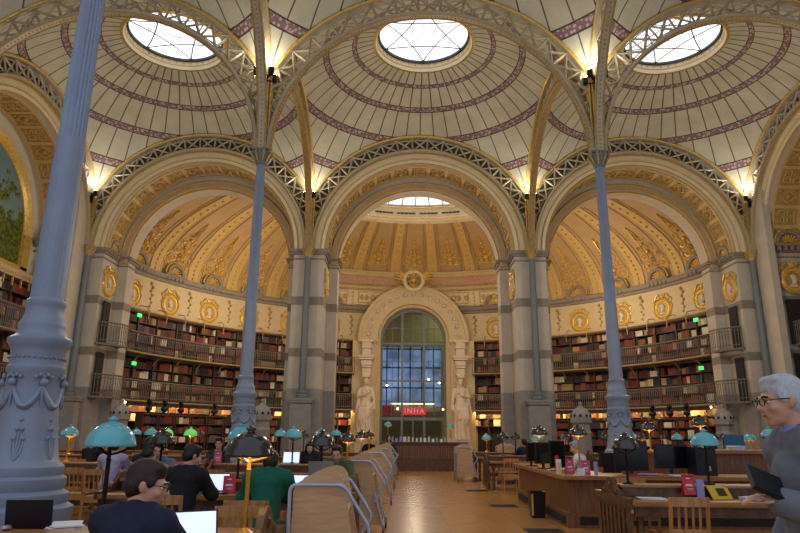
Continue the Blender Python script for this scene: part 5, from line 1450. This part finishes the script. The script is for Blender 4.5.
    for q in range(9): a = -1.2+.3*q; hb((.05*sin(a), .035+.01*cos(a*3), .1+.006*cos(q*2)), (.028, .032, .022))
    for s in (-1, 1): hb((s*.068, .015, .03), (.014, .03, .04)); hb((s*.07, -.03, .03), (.016, .04, .05))
    if hairstyle == 'long':
        hb((0, -.06, -.06), (.09, .06, .13)); hb((0, -.07, -.15), (.085, .05, .1))
        for s in (-1, 1): hb((s*.075, 0, -.05), (.025, .05, .11))
    elif hairstyle == 'full': hb((0, -.02, .066), (.084, .098, .068)); hb((0, -.062, -.02), (.072, .05, .065))
    else: hb((0, -.065, -.03), (.066, .045, .06))
    if hairstyle != 'none': obj('hair', blend(h, 'hair', HAIRC[hair], min(vox, .01), 1), None, t)
    if face:
        lp = MB()
        for s in (-1, 1):
            e = MB(); p = MB(); bw = MB()
            for (mb_, c, r) in ((e, (s*.031, .077, .006), (.014, .011, .009)), (p, (s*.031, .086, .006), (.0055, .004, .0055))):
                m_ = MB(); m_.ball(c, r, 12, 8); mb_.add([H @ Vector(q) for q in m_.v], m_.f)
            m_ = MB(); m_.tube([(s*.018, .098, .027), (s*.033, .096, .032), (s*.05, .082, .027)], .0045, 6); bw.add([H @ Vector(q) for q in m_.v], m_.f)
            eb = obj('eyeball', e, EYEW, t, 60); obj('iris', p, EYED, eb, 60); obj('eyebrow', bw, EYED, t, 60)
        m_ = MB(); m_.ball((0, .096, -.057), (.022, .006, .007), 12, 6); lp.add([H @ Vector(q) for q in m_.v], m_.f)
        obj('lips', lp, LIP, t, 60)
    if glasses:
        g = MB(); m_ = MB()
        for s in (-1, 1):
            m_.tube([(s*.033+.023*cos(a), .108, .005+.017*sin(a)) for a in [2*pi*i/16 for i in range(16)]], .0022, 5, True)
            m_.tube([(s*.056, .106, .012), (s*.078, .07, .014), (s*.083, -.01, .01)], .0022, 5)
        m_.tube([(-.011, .109, .01), (.011, .109, .01)], .002, 5); g.add([H @ Vector(q) for q in m_.v], m_.f); obj('spectacles', g, GLS, t, 60)
    if collar:
        g = MB(); g.lathe([(.066, -.03), (.062, .02), (.07, .025), (.078, -.035)], 20, tuple(nb+Vector((0, .0, .01))), cap=False); obj('shirt_collar', g, collar, t, 50)
    return t
def seat_pose(lean=.06, arms='type', head=(0, .1, 1.26), **k):
    J = dict(pelvis=(0, -.02, .56), chest=(0, lean, .93), neck=(0, lean+.02, 1.10), head=head, shL=(-.18, lean, 1.04), shR=(.18, lean, 1.04), hpL=(-.1, 0, .54), hpR=(.1, 0, .54), knL=(-.13, .42, .53), knR=(.13, .42, .53), anL=(-.13, .38, .1), anR=(.13, .38, .1))
    if arms == 'type': J.update(elL=(-.25, .2+lean*.5, .84), elR=(.25, .2+lean*.5, .84), wrL=(-.12, .44, .83), wrR=(.12, .44, .83), curl=.5)
    if arms == 'chin': J.update(elL=(-.22, .25, .84), elR=(.2, .32, .84), wrL=(-.05, .42, .83), wrR=(.06, .2, 1.06), curl=.9, handR=(-.3, .0, 1))
    J.update(k); return J
person('man in a dark navy coat and thin glasses before a bright laptop, face in profile', (-2.23, 3.45, 0), -.35, seat_pose(.06, head=(.02, .12, 1.225)), cloth('navy_coat', '#1a2036'), hair='brown', hairstyle='full', yaw=-1.0, pitch=-.22, vox=.009, glasses=True, topname='coat', shell=.018)
person('dark-haired man in a black jacket seen from behind, looking down to the right', (-3.2, 7.22, 0), -.15, seat_pose(.1, head=(.03, .17, 1.24)), cloth('black_jacket', '#15161b'), hair='black', hairstyle='full', yaw=-.7, pitch=-.3, vox=.012, shell=.02)
person('reader in a bottle green jumper seen from behind, head hidden by a bronze lamp', (-2.2, 6.8, 0), 0, seat_pose(.14, head=(.0, .24, 1.19)), cloth('green_jumper', '#0f5a46'), hair='black', yaw=0, pitch=-.3, vox=.012, topname='jumper', shell=.025)
person('reader in a pale lilac striped shirt seen from behind under the near teal lamp', (-5.87, 11.55, 0), .05, seat_pose(.08, head=(0, .14, 1.24)), cloth('lilac_shirt', '#a9a6c4'), hair='black', yaw=.1, pitch=-.25, vox=.014, topname='shirt', face=False, fingers=False)
person('woman with long dark hair bent over the table on the third row', (-5.3, 11.5, 0), -.1, seat_pose(.12, head=(0, .18, 1.28)), cloth('dark_jumper', '#20222c'), hair='black', hairstyle='long', yaw=.2, pitch=-.3, vox=.016, face=False, fingers=False)
person('reader in a blue and white patterned scarf facing the room, hand to forehead', (-4.45, 10.0, 0), pi+.1, seat_pose(.1, 'chin', head=(0, .16, 1.24)), cloth('patterned_scarf', '#5a6a86'), hair='black', yaw=.1, pitch=-.3, vox=.014, fingers=False)
person('black-haired reader with glasses facing the room and resting chin on a hand', (-4.75, 14.3, 0), pi+.1, seat_pose(.08, 'chin', head=(0, .13, 1.27)), cloth('dark_top', '#202228'), skin=SKIN, hair='black', hairstyle='full', yaw=0, pitch=-.1, vox=.015, glasses=True, fingers=False)
person('reader in an olive green top behind the silver laptop', (-1.78, 10.1, 0), pi, seat_pose(.1, head=(0, .14, 1.2)), cloth('olive_top', '#4d5a3c'), hair='brown', yaw=-.1, pitch=-.3, vox=.014, fingers=False)
person('dark-haired reader leaning over the third table behind the twin laptop', (-2.75, 14.2, 0), pi, seat_pose(.12, head=(0, .2, 1.2)), cloth('black_top', '#1a1a1e'), hair='black', hairstyle='long', yaw=.2, pitch=-.4, vox=.018, fingers=False)
person('reader in dark clothes and a pale cap beyond the left columns', (-8.1, 15.4, 0), -.2, seat_pose(.1), cloth('dark_hoodie', '#16171c'), hair='grey', hairstyle='full', yaw=-.5, vox=.02, fingers=False)
person('black-haired visitor far back near the left caryatid, head bowed', (-1.95, 24.6, 0), 2.6, seat_pose(.05, head=(0, .06, 1.36)), cloth('black_coat', '#141418'), hair='black', hairstyle='full', vox=.02, fingers=False)
person('second black-haired visitor far back, just right of the first by the caryatid', (-1.25, 24.9, 0), 3.3, seat_pose(.05, head=(0, .06, 1.34)), cloth('black_parka', '#18181c'), hair='black', hairstyle='long', vox=.02, fingers=False)
person('reader in a dark top at the far table left of the glowing lamps', (-5.0+.4, 18.6, 0), pi, seat_pose(.1), cloth('grey_top', '#3c3d45'), hair='black', vox=.02, fingers=False)
for (x, y, l) in ((-2.05, 24.35, 'visitor nearest the caryatid'), ): pass
person('grey-haired librarian in a pale shirt reading behind the desk', (2.95, 13.45, 0), 1.0, seat_pose(.12, head=(0, .2, 1.26)), cloth('pale_shirt', '#c4c6d2'), hair='grey', yaw=.4, pitch=-.45, vox=.012, topname='shirt', fingers=False)
person('dark-haired reader at the farthest dark table right of the aisle', (3.3, 21.0+.6, 0), .4, seat_pose(.1), cloth('charcoal_top', '#22242a'), skin=SKIN2, hair='black', vox=.02, fingers=False)
person('reader in a red-brown top seated beyond the right column', (8.2, 18.0, 0), pi-.3, seat_pose(.08), cloth('brown_top', '#4a3630'), skin=SKIN2, hair='black', vox=.02, fingers=False)
# the passing man
Js = dict(pelvis=(0, 0, .96), chest=(0, .05, 1.32), neck=(0, .07, 1.52), head=(0, .13, 1.67), shL=(-.2, .05, 1.43), shR=(.2, .05, 1.43), elL=(-.27, .0, 1.14), elR=(.27, -.02, 1.14), wrL=(-.15, .27, 1.22), wrR=(.25, .12, .92), handL=(.1, 1, .25),
          hpL=(-.1, 0, .92), hpR=(.1, 0, .92), knL=(-.11, .12, .5), knR=(.11, -.02, .5), anL=(-.1, .16, .1), anR=(.1, -.22, .12), curl=.9)
person('grey-haired man with glasses in a grey suit walking past, dark folder in hand', (1.16, 3.15, 0), R_(86), Js, cloth('grey_suit', '#6c7079'), hair='white', hairstyle='full', yaw=.05, pitch=-.12, vox=.009, glasses=True, collar=cloth('blue_collar', '#7f9bd0'), topname='suit_jacket', trouser='#5c6069', shell=.03)
b = MB(); b.box((0, 0, 0), (.17, .13, .022)); o = obj('black_folder', b, M['plastic'], None, loc=(.82, 3.0, 1.30)); o.rotation_euler = (R_(48), R_(22), R_(8)); tag(o, 'dark folder held out by the walking man', 'folder')
for nm, x, y, rz in (('the silver-laptop reader', -1.78, 10.2, pi), ('the reader with a hand to the forehead', -4.45, 10.1, pi+.1), ('the chin-resting reader', -4.75, 14.4, pi), ('the long-haired reader on the third table', -2.75, 14.3, pi), ('the long-haired woman', -5.3, 11.3, 0),
                     ('the librarian', 2.97, 13.4, 1.0), ('the bowed visitor by the caryatid', -1.95, 24.6, 2.6), ('the second visitor by the caryatid', -1.25, 24.9, 3.3), ('the capped reader', -8.1, 15.3, -.2), ('the far reader in grey', -4.6, 18.7, pi), ('the charcoal-clad reader', 3.3, 21.6, .4), ('the brown-clad reader', 8.2, 18.0, pi-.3)):
    chair(x, y, rz, 'wooden chair carrying '+nm)

# ================================================================== LIGHT

W = bpy.data.worlds.new('world'); SC.world = W; W.use_nodes = True
bg = W.node_tree.nodes['Background']; bg.inputs[0].default_value = (.76, .84, 1.0, 1); bg.inputs[1].default_value = .7
def area(x, y, z, sx, sy, e, col, rot=(0, 0, 0), name='lamp_light'):
    l = bpy.data.lights.new(name, 'AREA'); l.shape = 'RECTANGLE'; l.size = sx; l.size_y = sy; l.energy = e; l.color = col
    o = bpy.data.objects.new(name, l); COL.objects.link(o); o.location = (x, y, z); o.rotation_euler = rot; return o
def point(x, y, z, e, col=(1, .83, .6), r=.3, name='fill_light'):  # unseen fill points without fixtures, added to brighten hall, apse and vestibule
    l = bpy.data.lights.new(name, 'POINT'); l.energy = e; l.color = col; l.shadow_soft_size = r
    o = bpy.data.objects.new(name, l); COL.objects.link(o); o.location = (x, y, z); return o
for x in (-9, 0, 9): point(x, 33.5, 8.6, 330); point(x*.95, 36.5 if x == 0 else 33, 4.6, 90)
for x in (-10, 0, 10): point(x, 21.5, 7.8, 350, (1, .9, .76), .5)
for x in (-10, 0, 10): point(x, 12.3, 5.5, 170, (1, .94, .84), .5)
point(3.6, 46.5, 10.6, 130, (.95, .95, .6), .05); point(-3, 44, 2.8, 40, (1, .85, .5), .05)
SC.view_settings.view_transform = 'Standard'; SC.view_settings.look = 'None'; SC.view_settings.gamma = 1; SC.view_settings.use_curve_mapping = False
SC.view_settings.exposure = .08
_long = [(o.name, o['label']) for o in bpy.data.objects if 'label' in o and len(o['label'].replace('-', ' ').split()) > 16]
print('LONG', len(_long), _long[:12])
